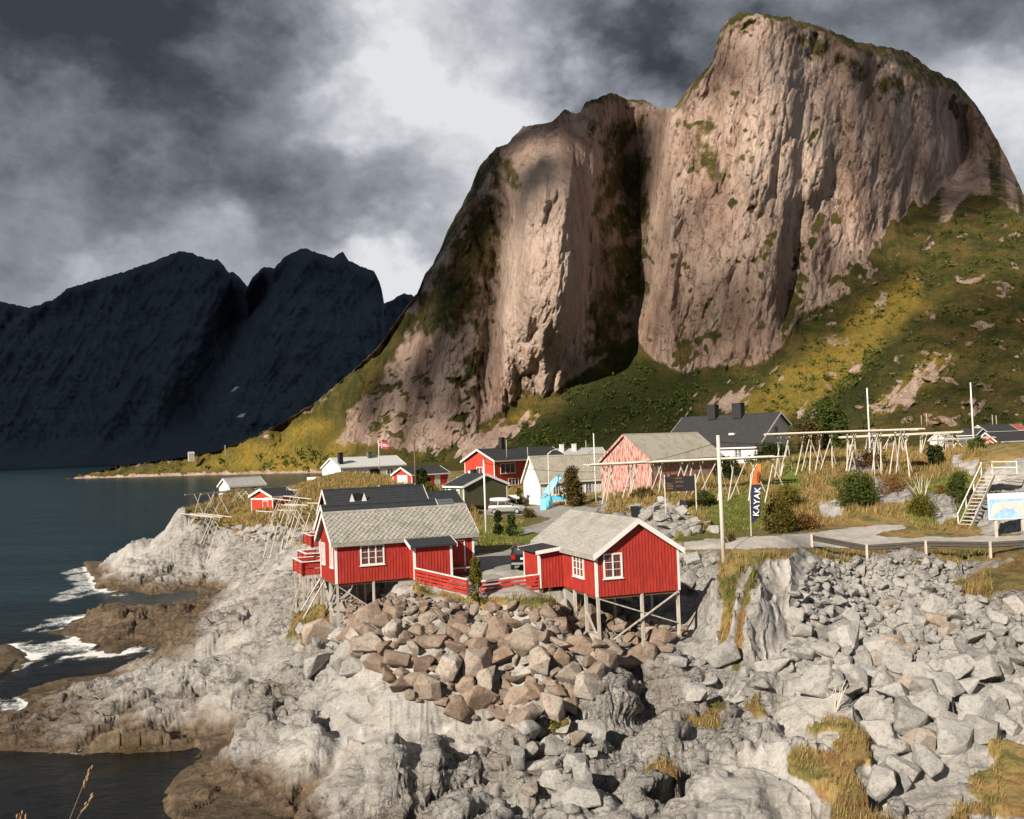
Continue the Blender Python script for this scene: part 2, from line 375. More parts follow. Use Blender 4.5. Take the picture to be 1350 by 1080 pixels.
# ---- roads and yards (kept level)
ROADS = {'road': [(900, 714), (1000, 707), (1075, 702), (1130, 694), (1190, 691), (1196, 697), (1150, 706), (1200, 709), (1300, 707), (1500, 700), (1500, 719), (1350, 721), (1200, 722), (1075, 723), (900, 726)],
         'gravel_yard': [(590, 745), (632, 730), (690, 723), (735, 722), (740, 790), (716, 781), (636, 784), (600, 768)],
         'parking_area': [(636, 674), (660, 669), (720, 666), (790, 669), (780, 690), (735, 700), (692, 706), (688, 697), (728, 684), (690, 679), (640, 680)]}
rmask = {k: sstep(-.25, .25, polymask(PPX, PPY, v, 6.0) + edge * .6) for k, v in ROADS.items()}
flat = np.maximum.reduce([sstep(-2.2, .3, polymask(PPX, PPY, v, 6.0)) for v in ROADS.values()])
# ---- rock forms
ang = radians(35); sx, sy = cos(ang), sin(ang)
TYe = TY + 1.1 * h0                                          # rise counts too, so steep faces keep their detail
A = TX * sx + TYe * sy; B = -TX * sy + TYe * sx                # along and across the layering
wx = A + 1.6 * fbm(TX / 6, TYe / 6, 3, 21); wy = B + 1.6 * fbm(TX / 6, TYe / 6, 3, 31)
big = fbm(A / 18, B / 11, 4, 3) * .95 + .30 * fbm(A / 8, B / 3.6, 3, 13, ridge=True)
def pillow(x, y, sd, rnd=.34, crack=.05):
    """rounded blocks parted by joints: each has its own level and tilt, fading out towards the joint"""
    f1, f2, dx, dy, i1, i2, i3 = voro(x, y, sd); e = f2 - f1
    dome = np.sqrt(np.clip(e / rnd, 0, 1) * (2 - np.clip(e / rnd, 0, 1)))
    return dome, ((i1 - .5) * .8 + dx * (i2 - .5) * 1.5 + dy * (i3 - .5) * 1.5) * sstep(0, .16, e), np.exp(-(e / crack) ** 2), i1
d1, l1, c1_, id1 = pillow(wx / 6.2, wy / 3.4, 40)
smoothness = sstep(-.22, .30, fbm(TX / 12, TY / 12, 3, 90))   # ice-polished slabs alternate with broken rock
brk = .10 + .90 * (1 - smoothness)
joint = sstep(-.15, .3, fbm(TX / 5, TY / 5, 3, 93))            # only some joints have opened
F1 = facets(wx / 4.8, wy / 2.7, 140, .85, .35); farm = sstep(82, 118, TY); F0 = facets(wx / 11, wy / 4.6, 139, .8, .35)
rock = big * .8 - .55
# whalebacks and opened clefts of the foreground, each at its own spot on the ground
def spot(px, py, d): p = at(px, py, d); return p[0], p[1]
for (px, py, d, rx, ry, hh_) in ((800, 925, 49, 1.5, 2.2, 1.5), (868, 885, 51.5, 1.3, 1.5, 1.0), (905, 905, 49, .9, 1.6, .7), (880, 985, 44.5, 1.0, 1.0, .8), (840, 1010, 42, 1.1, 1.6, .8), (985, 1000, 42.5, 1.6, 1.8, .8), (1060, 1010, 41, 1.2, 1.4, .8), (1120, 1025, 39.5, .9, .9, .7), (520, 1010, 43.5, 3.2, 2.6, 1.0), (690, 985, 45, 1.2, 1.3, .6), (760, 1010, 42, 1.0, 1.2, .7), (440, 930, 52, 2.6, 1.6, .6), (330, 985, 50, 2.0, 1.4, .5), (600, 890, 50, 1.8, 1.3, .7), (500, 890, 52.5, 1.6, 1.2, .6), (640, 1000, 44, 1.3, 1.6, .6), (1100, 905, 48.5, 1.5, 1.2, .8)):
    x_, y_ = spot(px, py, d); q_ = ((TX - x_) / rx) ** 2 + ((TY - y_) / ry) ** 2 + .35 * fbm(TX / 1.1, TY / 1.1, 3, int(px)); rock = rock + hh_ * np.clip(1 - q_, 0, 1) ** .8
cdist = np.full(h0.shape, 99.0)
for line in ([(268, 992, 53), (330, 975, 55), (400, 955, 54), (455, 985, 48), (492, 955, 48), (560, 948, 48), (640, 930, 48.5)], [(380, 1035, 44), (420, 1015, 45.5), (455, 985, 48)], [(552, 950, 48), (549, 1000, 44), (556, 1060, 41)], [(556, 1045, 41.5), (640, 1010, 43), (700, 1040, 41)], [(690, 1060, 40), (720, 980, 45), (770, 950, 47)], [(760, 955, 47), (830, 945, 47), (870, 920, 48.5)],
             [(205, 940, 57), (300, 935, 57), (345, 900, 59), (420, 880, 56)], [(345, 900, 59), (390, 850, 59)], [(860, 1060, 39), (900, 1010, 42), (1000, 975, 43.5), (1090, 975, 43)], [(1140, 905, 48), (1150, 960, 44), (1165, 1000, 42)], [(1010, 1080, 36), (1040, 1040, 38), (1160, 1045, 38)]):
    Q3 = [spot(*w_) for w_ in line]
    for (x0, y0), (x1, y1) in zip(Q3[:-1], Q3[1:]):
        dx_, dy_ = x1 - x0, y1 - y0; q_ = np.clip(((TX - x0) * dx_ + (TY - y0) * dy_) / (dx_ ** 2 + dy_ ** 2), 0, 1); cdist = np.minimum(cdist, np.hypot(TX - x0 - q_ * dx_, (TY - y0 - q_ * dy_) * .7))
cdist = cdist + .35 * fbm(TX / .9, TY / .9, 3, 171)
rock = rock - 1.15 * np.exp(-(np.maximum(cdist, 0) / .55) ** 2)
for _ in range(7):                                             # the large forms carry no wall steeper than the mesh can hold
    rock[1:-1] = (rock[:-2] + 2 * rock[1:-1] + rock[2:]) / 4; rock[:, 1:-1] = (rock[:, :-2] + 2 * rock[:, 1:-1] + rock[:, 2:]) / 4
rock = rock + F1 * 1.45 - c1_ * .15 * joint - .1 + farm * (F0 * 2.0 + F1 * .5 - .9)
hl = h0 + rock; hl = np.clip(hl, h0 - 3, h0 + 3)
TYf = TY + 1.25 * hl; A2 = TX * sx + TYf * sy; B2 = -TX * sy + TYf * sx
wx2 = A2 + .5 * fbm(TX / 2.2, TYf / 2.2, 3, 121); wy2 = B2 + .5 * fbm(TX / 2.2, TYf / 2.2, 3, 131)
F2 = facets(wx2 / 1.55, wy2 / .95, 150, 1.1, .40); F3 = facets(wx2 / .55, wy2 / .38, 160, 1.1, .40); F4 = facets(wx2 / .24 + F2, wy2 / .17, 170, 1.1, .4)
fine = fbm(A2 / .9, B2 / .7, 4, 70) * (.02 + .04 * brk)
small = F2 * .95 * (.10 + .90 * brk) - .15 + F3 * .30 * (.15 + .85 * brk) + F4 * .10 * (.3 + .7 * brk) - .08 + fine
rock = rock + small
# steep strata in the crag beside the cabin
crag = sstep(-1, 1, polymask(PPX, PPY, [(925, 880), (930, 790), (952, 735), (985, 716), (1050, 716), (1050, 790), (1025, 880)], 10.0))
strat = fbm((TX - .35 * TY) / 1.5 + .5 * fbm(TX / 2, TY / 2, 3, 87), TY / 5, 5, 88) * 1.1
rock = rock * (1 - .5 * crag) + crag * strat * 1.35
amp = (1 - gm) * (1 - flat)
soil = gm * (fbm(TX / 5, TY / 5, 4, 33) * .35 + fbm(TX / .8, TY / .8, 3, 34) * .10) * (1 - flat)
lowfade = .18 + .82 * sstep(-.3, 1.6, h0)
hs = small * amp * lowfade
h = h0 + rock * amp * lowfade + soil
PL = np.stack([TX, TY, h - hs], -1); nL = np.cross(np.gradient(PL, axis=1), np.gradient(PL, axis=0)); nL /= np.linalg.norm(nL, axis=-1, keepdims=True) + 1e-9; nL *= np.sign(nL[..., 2:3])
for _ in range(2):
    nL[1:-1, 1:-1] = (nL[1:-1, 1:-1] * 2 + nL[:-2, 1:-1] + nL[2:, 1:-1] + nL[1:-1, :-2] + nL[1:-1, 2:]) / 6
nL /= np.linalg.norm(nL, axis=-1, keepdims=True) + 1e-9
h = np.where(gp > .3, h - .15 * gp, h)
# open water and channels, outlined where the sea meets the rock
WATER = [[(-500, 600), (60, 655), (105, 747), (127, 775), (161, 786), (197, 785), (240, 780), (256, 783), (240, 792), (200, 800), (160, 802), (104, 819), (39, 835), (12, 850), (0, 853), (-500, 900)],
         [(-500, 905), (0, 901), (26, 880), (104, 869), (181, 856), (197, 853), (200, 857), (187, 867), (145, 886), (100, 893), (78, 897), (40, 908), (20, 918), (46, 928), (26, 939), (0, 950), (-500, 985)],
         [(-500, 988), (0, 989), (100, 993), (200, 990), (258, 985), (268, 990), (255, 1003), (235, 1025), (214, 1050), (220, 1070), (235, 1085), (245, 1180), (-500, 1400)],
         [(10, 850), (50, 838), (130, 850), (110, 862), (40, 866)]]
wx0, wy0 = proj(np.stack([TX, TY, np.zeros_like(TX)], -1))
wsd = np.full(h.shape, -99.0)
for g in WATER: wsd = np.maximum(wsd, polymask(wx0, wy0, g, 1.0))
wsd = wsd + 3.0 * edge + 1.5 * fbm(TX / .8, TY / .8, 3, 17)
wm = sstep(-2, 7, wsd) * (wx0 < 420)
h = np.where(wx0 < 420, np.where(wm > 0, np.minimum(h, .25 - .9 * wm), h), h)
landm = sstep(-1, -9, wsd) * sstep(430, 330, wx0) * (wy0 > 742) * (wx0 > -60)
h = np.maximum(h, np.where(landm > 0, -.3 + landm * (.55 + .30 * edge), -99))
# houses sit above the ground, never in it
def foot(h, pos, yaw, x0, x1, y0, y1, zmax):
    c, s = cos(radians(yaw)), sin(radians(yaw)); lx = (TX - pos[0]) * c + (TY - pos[1]) * s; ly = -(TX - pos[0]) * s + (TY - pos[1]) * c
    d = np.maximum(np.maximum(x0 - lx, lx - x1), np.maximum(y0 - ly, ly - y1)); w = 1 - sstep(0, 1.2, d)
    return np.where(h > zmax, h * (1 - w) + zmax * w, h)
A_POS, A_YAW = (-10.90, 59.38, 8.16), 22.8
B_POS, B_YAW = (8.74, 53.87, 7.91), 108.8
h = foot(h, A_POS, A_YAW, -.3, 8.9, -1.3, 4.5, 7.95)
h = foot(h, A_POS, A_YAW, -3, -.2, 1, 9, 6.7)
h = foot(h, A_POS, A_YAW, -.8, 2.6, -.8, 5, 6.5)
h = foot(h, A_POS, A_YAW, -1.0, .6, -1.0, 2.5, 5.3)
h = foot(h, B_POS, B_YAW, -.4, 9.2, -.5, 6.5, 7.7)
h = foot(h, B_POS, B_YAW, -.6, 4.0, -.9, 5.2, 6.3)
h = foot(h, B_POS, B_YAW, -1.0, 1.8, -.9, 5.4, 5.2)
def hz(X, Y):
    """ground height anywhere"""
    X, Y = np.asarray(X, float), np.asarray(Y, float)
    fu = np.clip((X / Y * FPX - GU[0]) / (GU[1] - GU[0]), 0, nc - 1.001); fd = np.clip((np.log(Y) - math.log(27)) / .0027, 0, nr - 1.001)
    iu, id_ = fu.astype(int), fd.astype(int); a, b = fu - iu, fd - id_
    return (h[id_, iu] * (1 - a) + h[id_, iu + 1] * a) * (1 - b) + (h[id_ + 1, iu] * (1 - a) + h[id_ + 1, iu + 1] * a) * b
DS = np.exp(np.arange(math.log(27.5), math.log(255), .003))
def ground(px, py):
    """first point of the ground along the ray of each pixel"""
    px, py = np.atleast_1d(np.asarray(px, float)), np.atleast_1d(np.asarray(py, float)); out = np.full((len(px), 3), np.nan)
    for i in range(0, len(px), 400):
        P = px_at_d(px[i:i + 400, None], py[i:i + 400, None], DS[None])
        hit = P[..., 2] < hz(P[..., 0], P[..., 1]); k = hit.argmax(1); ok = hit.any(1)
        Q = P[np.arange(len(k)), k]; Q[:, 2] = hz(Q[:, 0], Q[:, 1]); Q[~ok] = np.nan; out[i:i + 400] = Q
    return out
def gp1(px, py): return Vector(ground(px, py)[0])
def gz(x, y): return float(hz(x, y))

# ---- materials of the shore
def rock_material(name, base=((.435, .415, .390), (.295, .280, .262)), grass=True):
    t = material(name); o = t.obj
    n1 = t.noise(o, .35, 6, .6); n2 = t.noise(o, 2.2, 8, .65); n3 = t.noise(o, 9.0, 6, .7)
    c = t.mix(t.mapr(n1, .35, .65), base[0], base[1])
    c = t.mix(t.mapr(n2, .52, .72), c, (.49, .47, .445))
    ns = t.noise(t.rotv(o, (.35, .25, radians(-35)), (.5, 2.2, 1.6)), 1.1, 8, .72)
    c = t.mix(t.math('MULTIPLY', t.mapr(ns, .52, .66), .50), c, (.165, .145, .125)); c = t.mix(t.math('MULTIPLY', t.mapr(n3, .53, .68), .6), c, (.10, .09, .082))
    warm = t.mapr(t.noise(o, .22, 3, .5), .5, .7); c = t.mix(t.math('MULTIPLY', warm, .25), c, (.33, .24, .17))
    wob = t.vmath('ADD', o, t.vmath('SCALE', t.noise(o, .8, 6, .65, out=1))); wob.node.inputs[1].links[0].from_node.inputs['Scale'].default_value = .9
    ck = None
    for sc_, th_, rz_ in ((.36, .016, -35), (.8, .022, -20), (1.9, .03, -48)):
        vo = t.n('ShaderNodeTexVoronoi', feature='DISTANCE_TO_EDGE'); t.set(vo, 'Vector', t.rotv(wob, (.45, .2, radians(rz_)), (.34, 1.5, 1.1))); t.set(vo, 'Scale', sc_)
        q_ = t.mapr(vo.outputs['Distance'], 0, th_, 1, 0); ck = q_ if ck is None else t.math('MAXIMUM', ck, q_)
    rgh = t.attr('rough'); ck = t.math('MULTIPLY', t.math('MULTIPLY', ck, t.mapr(ns, .42, .58)), t.math('ADD', t.math('MULTIPLY', rgh, .75), .25)); c = t.mix(t.math('MULTIPLY', ck, .8), c, (.06, .05, .042))
    hgt = t.math('ADD', t.math('MULTIPLY', ns, 1.0), t.math('ADD', t.math('MULTIPLY', n2, .6), t.math('SUBTRACT', t.math('MULTIPLY', n3, .45), t.math('MULTIPLY', ck, .35))))
    if grass:
        tide = t.attr('tide'); gr = t.attr('grass')
        brown = t.mix(t.mapr(n2, .4, .65), (.085, .060, .040), (.20, .145, .095))
        weed = t.mix(t.mapr(n3, .4, .6), (.10, .062, .018), (.045, .038, .02))
        c = t.mix(t.mapr(tide, .15, .75), c, brown); c = t.mix(t.mapr(tide, .9, 1.3), c, weed)
        ng = t.noise(o, .55, 5, .6); nf = t.noise(t.scalev(o, (1, 1, .4)), 7, 5, .7)
        gcol = t.ramp(ng, [(.28, (.065, .080, .020)), (.42, (.17, .150, .045)), (.52, (.33, .235, .090)), (.62, (.27, .155, .060)), (.75, (.12, .12, .035))])
        lush = t.attr('lush'); gcol = t.mix(lush, gcol, t.mix(t.mapr(ng, .3, .7), (.11, .165, .025), (.20, .215, .045)))
        gcol = t.mix(t.math('MULTIPLY', t.mapr(nf, .45, .7), .6), gcol, (.045, .035, .015))
        c = t.mix(t.mapr(t.math('ADD', gr, t.math('MULTIPLY', t.math('SUBTRACT', n3, .5), .5)), .35, .62), c, gcol)
        hgt = t.math('ADD', hgt, t.math('MULTIPLY', gr, t.math('MULTIPLY', nf, .8)))
        t.set(t.b, 'Roughness', t.mapr(tide, .8, 1.3, .85, .45))
    else: t.set(t.b, 'Roughness', .85)
    t.set(t.b, 'Base Color', c); t.set(t.b, 'Normal', t.bump(hgt, t.math('ADD', t.math('MULTIPLY', t.attr('rough'), .65), .35) if grass else .9, .30))
    return t.m
M_GROUND = rock_material('shore rock and grass')
ground_o = fastmesh('ground', np.stack([TX + nL[..., 0] * hs, TY + nL[..., 1] * hs, h - hs * (1 - nL[..., 2])], -1).reshape(-1, 3), gridquads(nr, nc), M_GROUND)
tag(ground_o, kind='structure')
setattr_f(ground_o, 'grass', gm); setattr_f(ground_o, 'rough', np.clip(brk, 0, 1))
tide = 1.0 - (h - .15 + fbm(TX / 4, TY / 4, 4, 55) * 1.0) / 1.9
tide = np.where((TY > 60) & (PPX > 600), 0, tide) * (1 - sstep(520, 640, PPX))
tidelow = np.maximum(tide, sstep(-1, 1, polymask(PPX, PPY, [(0, 790), (300, 770), (250, 850), (120, 890), (0, 880)], 20.0)) * .95)
setattr_f(ground_o, 'tide', np.clip(tidelow, 0, 1.6))
lush = np.maximum.reduce([sstep(-1, 1, polymask(PPX, PPY, q, 12.0) + edge * 1.2) for q in ([(630, 685), (730, 690), (725, 728), (630, 725)], [(930, 655), (1010, 640), (1010, 700), (930, 715)], [(1030, 610), (1060, 610), (1050, 650), (1020, 640)], [(1200, 640), (1290, 620), (1270, 690), (1200, 690)], [(880, 700), (950, 700), (950, 712), (880, 712)])])
setattr_f(ground_o, 'lush', lush)
# ---- gravel sheets a few millimetres above the levelled ground
def gravel(name, c1, c2):
    t = material(name); o = t.obj
    n = t.noise(o, 1.2, 6, .65); n2 = t.noise(o, 14, 5, .7)
    c = t.mix(t.mapr(n, .38, .62), c1, c2); c = t.mix(t.math('MULTIPLY', t.mapr(n2, .5, .7), .5), c, (.16, .15, .14))
    t.set(t.b, 'Base Color', c); t.set(t.b, 'Roughness', .95); t.set(t.b, 'Normal', t.bump(n2, .5, .05)); return t.m
M_ROAD = gravel('pale worn gravel', (.50, .465, .42), (.36, .335, .305)); M_YARD = gravel('grey gravel', (.36, .34, .31), (.25, .24, .22))
Q = gridquads(nr, nc)
for k, m_ in (('road', M_ROAD), ('gravel_yard', M_YARD), ('parking_area', M_YARD)):
    keep = (rmask[k].ravel()[Q] > .5).all(1); q = Q[keep]; u_, inv = np.unique(q.ravel(), return_inverse=True)
    co = np.stack([TX, TY, h + .02], -1).reshape(-1, 3)[u_]
    tag(fastmesh(k, co, inv.reshape(-1, 4), m_), kind='structure')

# ================================================================== SEA
t = material('sea water'); o = t.obj
w1 = t.noise(t.rotv(o, (0, 0, .5), (.5, 1.1, 1)), .55, 5, .6); w2 = t.noise(t.rotv(o, (0, 0, .9), (.7, 1.2, 1)), 2.6, 4, .6); w3 = t.noise(t.rotv(o, (0, 0, .4), (.02, .06, 1)), 1.0, 4, .5)
hh = t.math('ADD', t.math('MULTIPLY', w1, 1.0), t.math('MULTIPLY', w2, .25))
foam = t.attr('foam'); fn = t.mix(.5, t.noise(o, 1.1, 7, .75), t.noise(o, 5.0, 6, .7))
fm = t.mapr(t.math('ADD', foam, t.math('MULTIPLY', t.math('SUBTRACT', fn, .5), 2.6)), .46, .80)
cap = t.mapr(t.noise(t.rotv(o, (0, 0, .4), (.35, 1.0, 1)), .8, 6, .6), .725, .76)
fm = t.math('MAXIMUM', fm, t.math('MULTIPLY', cap, .35))
wcol = t.mix(t.mapr(w3, .35, .7), (.008, .023, .028), (.014, .042, .050)); wcol = t.mix(t.attr('near_dark'), wcol, (.006, .007, .006))
t.set(t.b, 'Base Color', t.mix(fm, wcol, (.80, .80, .78))); t.set(t.b, 'Roughness', t.mapr(fm, 0, 1, .16, .8)); t.b.inputs['IOR'].default_value = 1.33; t.b.inputs['Specular IOR Level'].default_value = .35
t.set(t.b, 'Normal', t.bump(hh, .55, .6)); M_SEA = t.m
su = np.arange(-1300, 420, 3.0); sdd = np.exp(np.concatenate([np.arange(math.log(20), math.log(260), .005), np.linspace(math.log(260), math.log(9000), 160)[1:]]))
SU, SDm = np.meshgrid(su, sdd); WX, WY = SU / FPX * SDm, SDm
nearw = 1 - sstep(180, 260, WY)
WZ = nearw * (.10 * fbm(WX / 3.5, WY / 2.2, 4, 5) + .12 * fbm(WX / 12, WY / 7, 2, 6))
wp = np.stack([WX, WY, np.zeros_like(WX)], -1); wpx, wpy = proj(wp)
gzw = np.where((WY < 255) & (WY > 28), hz(WX, np.clip(WY, 28, 255)), -9)
shore = np.exp(-((gzw + .05) / .30) ** 2)
FO = [[(75, 752), (110, 748), (165, 782), (60, 795), (95, 775)], [(20, 832), (85, 810), (160, 800), (165, 808), (90, 825), (40, 835)], [(0, 850), (60, 842), (120, 835), (125, 862), (60, 870), (0, 880)], [(80, 860), (200, 850), (205, 857), (140, 866), (60, 880)], [(0, 925), (50, 925), (25, 940), (0, 945)]]
fo = np.zeros_like(WX); ed2 = fbm(WX / 3.2, WY / 5.0, 4, 61)
for g in FO: fo = np.maximum(fo, sstep(-.6, 1.0, polymask(wpx, wpy, g, 9.0) + ed2 * 1.9))
expo = sstep(330, 60, wpx)
fo = np.clip(fo * .62 + shore * (.20 + .28 * expo) * (.6 + .8 * ed2) + fo * shore * .3, 0, 1) * nearw
sea = fastmesh('sea_water', np.stack([WX, WY, WZ], -1).reshape(-1, 3), gridquads(*SU.shape), M_SEA); tag(sea, kind='structure')
setattr_f(sea, 'foam', fo); setattr_f(sea, 'near_dark', (1 - sstep(70, 135, WY)))  # water colour gets darker towards the viewer

# ================================================================== MOUNTAINS
def lerp_tab(tab, x):
    a = np.array(sorted(tab), float); return np.interp(x, a[:, 0], a[:, 1])
def smooth1(y, n):
    k = np.hanning(n + 2)[1:-1]; k /= k.sum(); return np.convolve(np.pad(y, n // 2, mode='edge'), k, mode='valid')[:len(y)]
RIDGE = [(60, 637), (87, 632), (125, 622), (166, 613), (249, 602), (290, 593), (332, 577), (373, 557), (415, 531), (456, 497), (498, 459), (531, 412), (550, 386), (560, 362), (570, 350), (595, 295), (620, 250), (632, 219), (655, 194), (668, 190), (690, 167), (727, 161), (745, 144), (758, 150), (765, 148), (772, 135), (790, 128), (807, 122), (820, 128), (830, 132), (845, 131), (858, 136), (870, 145), (880, 143), (892, 139), (897, 130), (915, 107), (940, 82), (944, 60), (949, 40), (960, 26), (975, 17), (1000, 18), (1040, 23), (1090, 38), (1130, 55), (1195, 67), (1225, 90), (1260, 107), (1290, 142), (1315, 185), (1335, 225), (1350, 257), (1400, 330), (1480, 400), (1600, 450)]
FOOTY = [(60, 640), (87, 636), (166, 630), (249, 629), (415, 627), (470, 622), (600, 617), (900, 612), (1100, 606), (1200, 603), (1350, 600), (1600, 590)]
FOOTD = [(60, 1010), (87, 1000), (250, 930), (415, 830), (480, 740), (600, 660), (750, 600), (900, 560), (1100, 520), (1350, 480), (1600, 480)]
CLIFF = [(60, 640), (400, 600), (450, 596), (480, 596), (540, 606), (590, 602), (620, 580), (650, 560), (690, 530), (715, 532), (740, 520), (780, 495), (835, 452), (860, 485), (900, 502), (950, 492), (1000, 492), (1030, 468), (1055, 425), (1090, 412), (1120, 398), (1150, 375), (1185, 345), (1215, 332), (1250, 300), (1275, 268), (1310, 268), (1350, 300), (1420, 372), (1600, 470)]
CAPY = [(540, 400), (600, 320), (660, 205), (690, 172), (720, 167), (760, 156), (800, 140), (870, 150), (900, 150), (940, 90), (960, 44), (1000, 27), (1050, 44), (1090, 56), (1130, 76), (1180, 92), (1220, 122), (1260, 126), (1300, 168), (1350, 262), (1600, 480)]
mx = np.arange(60, 1600, 1.1); ncol = len(mx)
yr = lerp_tab(RIDGE, mx) + 2.2 * vn(mx / 9.0, mx * 0, 3) + 1.1 * vn(mx / 3.7, mx * 0 + 4, 4)
yf = lerp_tab(FOOTY, mx); d0 = smooth1(lerp_tab(FOOTD, mx), 61); yc = smooth1(lerp_tab(CLIFF, mx), 9) + 4 * vn(mx / 14., mx * 0 + 2, 9); ycap = lerp_tab(CAPY, mx)
nrow = 560; tt = np.linspace(0, 1, nrow)[:, None]
MY = yf[None] + (yr - yf)[None] * tt; MX = np.repeat(mx[None], nrow, 0)
vv = (540 + 49) - MY - (MX - 675) * sin(ROLL)                 # pixels above the horizon
# slope (tangent) of the surface at each place
sl = .62 + .10 * fbm(MX / 60, MY / 60, 3, 2)
cl = sstep(-6, 10, yc[None] - MY)
tcl = 3.6 + .9 * fbm(MX / 50, MY / 90, 3, 8)
left = sstep(640, 520, MX); tcl = tcl * (1 - left) + 1.35 * left
sl = sl * (1 - cl) + tcl * cl
cap = sstep(-4, 14, ycap[None] - MY); sl = sl * (1 - cap) + .85 * cap
sl = np.maximum(sl, vv / FPX + .30)
D = np.zeros_like(MX); D[0] = d0
for i in range(1, nrow):
    dv = vv[i] - vv[i - 1]; D[i] = D[i - 1] + dv * D[i - 1] / FPX / (sl[i] - vv[i - 1] / FPX)
for i in range(nrow): D[i] = smooth1(D[i], 15)
# buttresses and gullies
up = sstep(0, 70, yc[None] - MY); rt = lambda a: sstep(0, a, MY - yr[None])
def gau(c, l, r): return np.where(MX < c, np.exp(-((MX - c) / l) ** 2), np.exp(-((MX - c) / r) ** 2))
noseaxis = 725 + .045 * (MY - 350) * -1
q = np.where(MX < noseaxis, np.exp(-((MX - noseaxis) / 62) ** 4), np.exp(-((MX - noseaxis - 18) / 34) ** 2) * .999 * (MX > noseaxis + 18) + 1.0 * (MX <= noseaxis + 18))
gully = 862 - (MY - 145) * .09
rel = -80 * np.clip(q, 0, 1) * sstep(140, 260, MY) * sstep(-30, 150, yc[None] - MY)
rel += 72 * np.where(MX < gully, np.exp(-((MX - gully) / 55) ** 2), np.exp(-((MX - gully) / 26) ** 2)) * sstep(0, 230, yc[None] - MY)
rel += 20 * np.exp(-(((MX - 655) + (MY - 380) * .10) / 16) ** 2) * sstep(220, 300, MY) * up * sstep(560, 460, MY)
rel += np.where(MX > 1010, ((MX - 1010) / 260) ** 2 * 85, ((1010 - MX) / 130) ** 2 * 26 * (MX > 880)) * up * sstep(880, 905, MX)
rel += 46 * gau(1268 + (MY - 200) * .18, 26, 14) * up * sstep(90, 160, MY)
rel += 18 * gau(1165 + (MY - 250) * .05, 14, 10) * sstep(180, 330, MY) * up
rel += 22 * gau(1040 - (MY - 350) * .05, 10, 16) * sstep(240, 330, MY) * up
sc_ = D / 700.0
WXm = MX * .55; WZm = MY * .55                       # metres, near enough, for the noise
tilt = WXm + .18 * WZm + .22 * rel; WZm = WZm + .25 * rel
ribs = fbm(tilt / 22, WZm / 90, 5, 12) * 7 + fbm(tilt / 5.2, WZm / 24, 5, 22) * 1.5 + fbm(tilt / 1.7, WZm / 8, 4, 23) * .9
f1, f2, dx, dy, i1, i2, i3 = voro(tilt / 15 + .6 * fbm(WXm / 30, WZm / 30, 2, 4), WZm / 34, 31)
slab = ((i1 - .5) * 4.5 + dx * (i2 - .5) * 9 + dy * (i3 - .5) * 6) * sstep(0, .22, f2 - f1)
f1, f2, dx, dy, i1, i2, i3 = voro(tilt / 4.6, WZm / 8.0, 35)
slab2 = ((i1 - .5) * 2.2 + dx * (i2 - .5) * 4.5 + dy * (i3 - .5) * 3) * sstep(0, .2, f2 - f1)
lf = sstep(720, 620, MX)
wbx = tilt + 3 * fbm(WXm / 12, WZm / 18, 3, 93); wbz = WZm + 5 * fbm(WXm / 12, WZm / 18, 3, 94)
slab = -facets(wbx / 24, wbz / 60, 31, .7, .25) * 12 - facets(wbx / 8.5, wbz / (24 - 12 * lf), 35, .9, .3) * (4.6 + 1.2 * lf); slab2 = -facets(wbx / 3.0, wbz / (7.5 - 3 * lf), 37, 1.0, .4) * 1.7
rockd = (ribs + slab + slab2 + 8) * cl * (1 - .45 * cap) * sstep(1.0, .97, tt)
veg_d = (1 - cl) * (fbm(WXm / 30, WZm / 22, 4, 44) * 6 + fbm(WXm / 6, WZm / 5, 4, 45) * 1.1) * sstep(0, .06, tt)
knob = (1 - cl) * sstep(1020, 1200, MX) * (np.maximum(fbm(WXm / 34, WZm / 22, 4, 48) + .1, 0) * -15) * sstep(0, .1, tt) + (1 - cl) * fbm(WXm / 9, WZm / 8, 4, 49) * 1.0 * sstep(0, .1, tt)
okm = sstep(.16, .42, fbm(WXm / 18, WZm / 11, 5, 166)) * sstep(1000, 1120, MX) * (1 - cl)
D2 = D + rel + rockd + veg_d + knob - okm * (2.5 + 3.5 * facets(WXm / 6, WZm / 5, 167, 1.0, .4)) * sstep(0, .1, tt)
P = px_at_d(MX, MY, D2)
# the far side, falling away behind the crest
back = []
for k in range(1, 9):
    b = P[-1].copy(); f_ = k * 40.0; b[:, 0] *= 1 + f_ / b[:, 1]; b[:, 1] += f_; b[:, 2] -= f_ * .75 + 6 * vn(mx / 20, mx * 0 + k, 7); back.append(b)
low = P[0].copy(); low[:, 1] -= 6; low[:, 2] -= 14
PM = np.concatenate([low[None], P, np.array(back)], 0); NR = PM.shape[0]
# cover: grass and scrub where the rock leans back
gx = np.gradient(P, axis=1); gy = np.gradient(P, axis=0); nn = np.cross(gx, gy); nn /= np.linalg.norm(nn, axis=-1, keepdims=True) + 1e-9
nz = np.abs(nn[..., 2])
def blur(a, n):
    k = np.ones(n) / n
    a = np.apply_along_axis(lambda r: np.convolve(np.pad(r, n // 2, mode='edge'), k, 'valid')[:len(r)], 0, a)
    return np.apply_along_axis(lambda r: np.convolve(np.pad(r, n // 2, mode='edge'), k, 'valid')[:len(r)], 1, a)
nzb = blur(nz, 5)
ragged = fbm(WXm / 22, WZm / 22, 5, 66)
veg = (1 - sstep(3, 20, yc[None] - MY)) * .95 + cap * .62
veg = np.maximum(veg, cl * sstep(.30, .62, nzb + ragged * .30) * .85 * (1 - sstep(655, 680, MX) * sstep(795, 770, MX)) * (1 - .8 * sstep(1225, 1260, MX)))
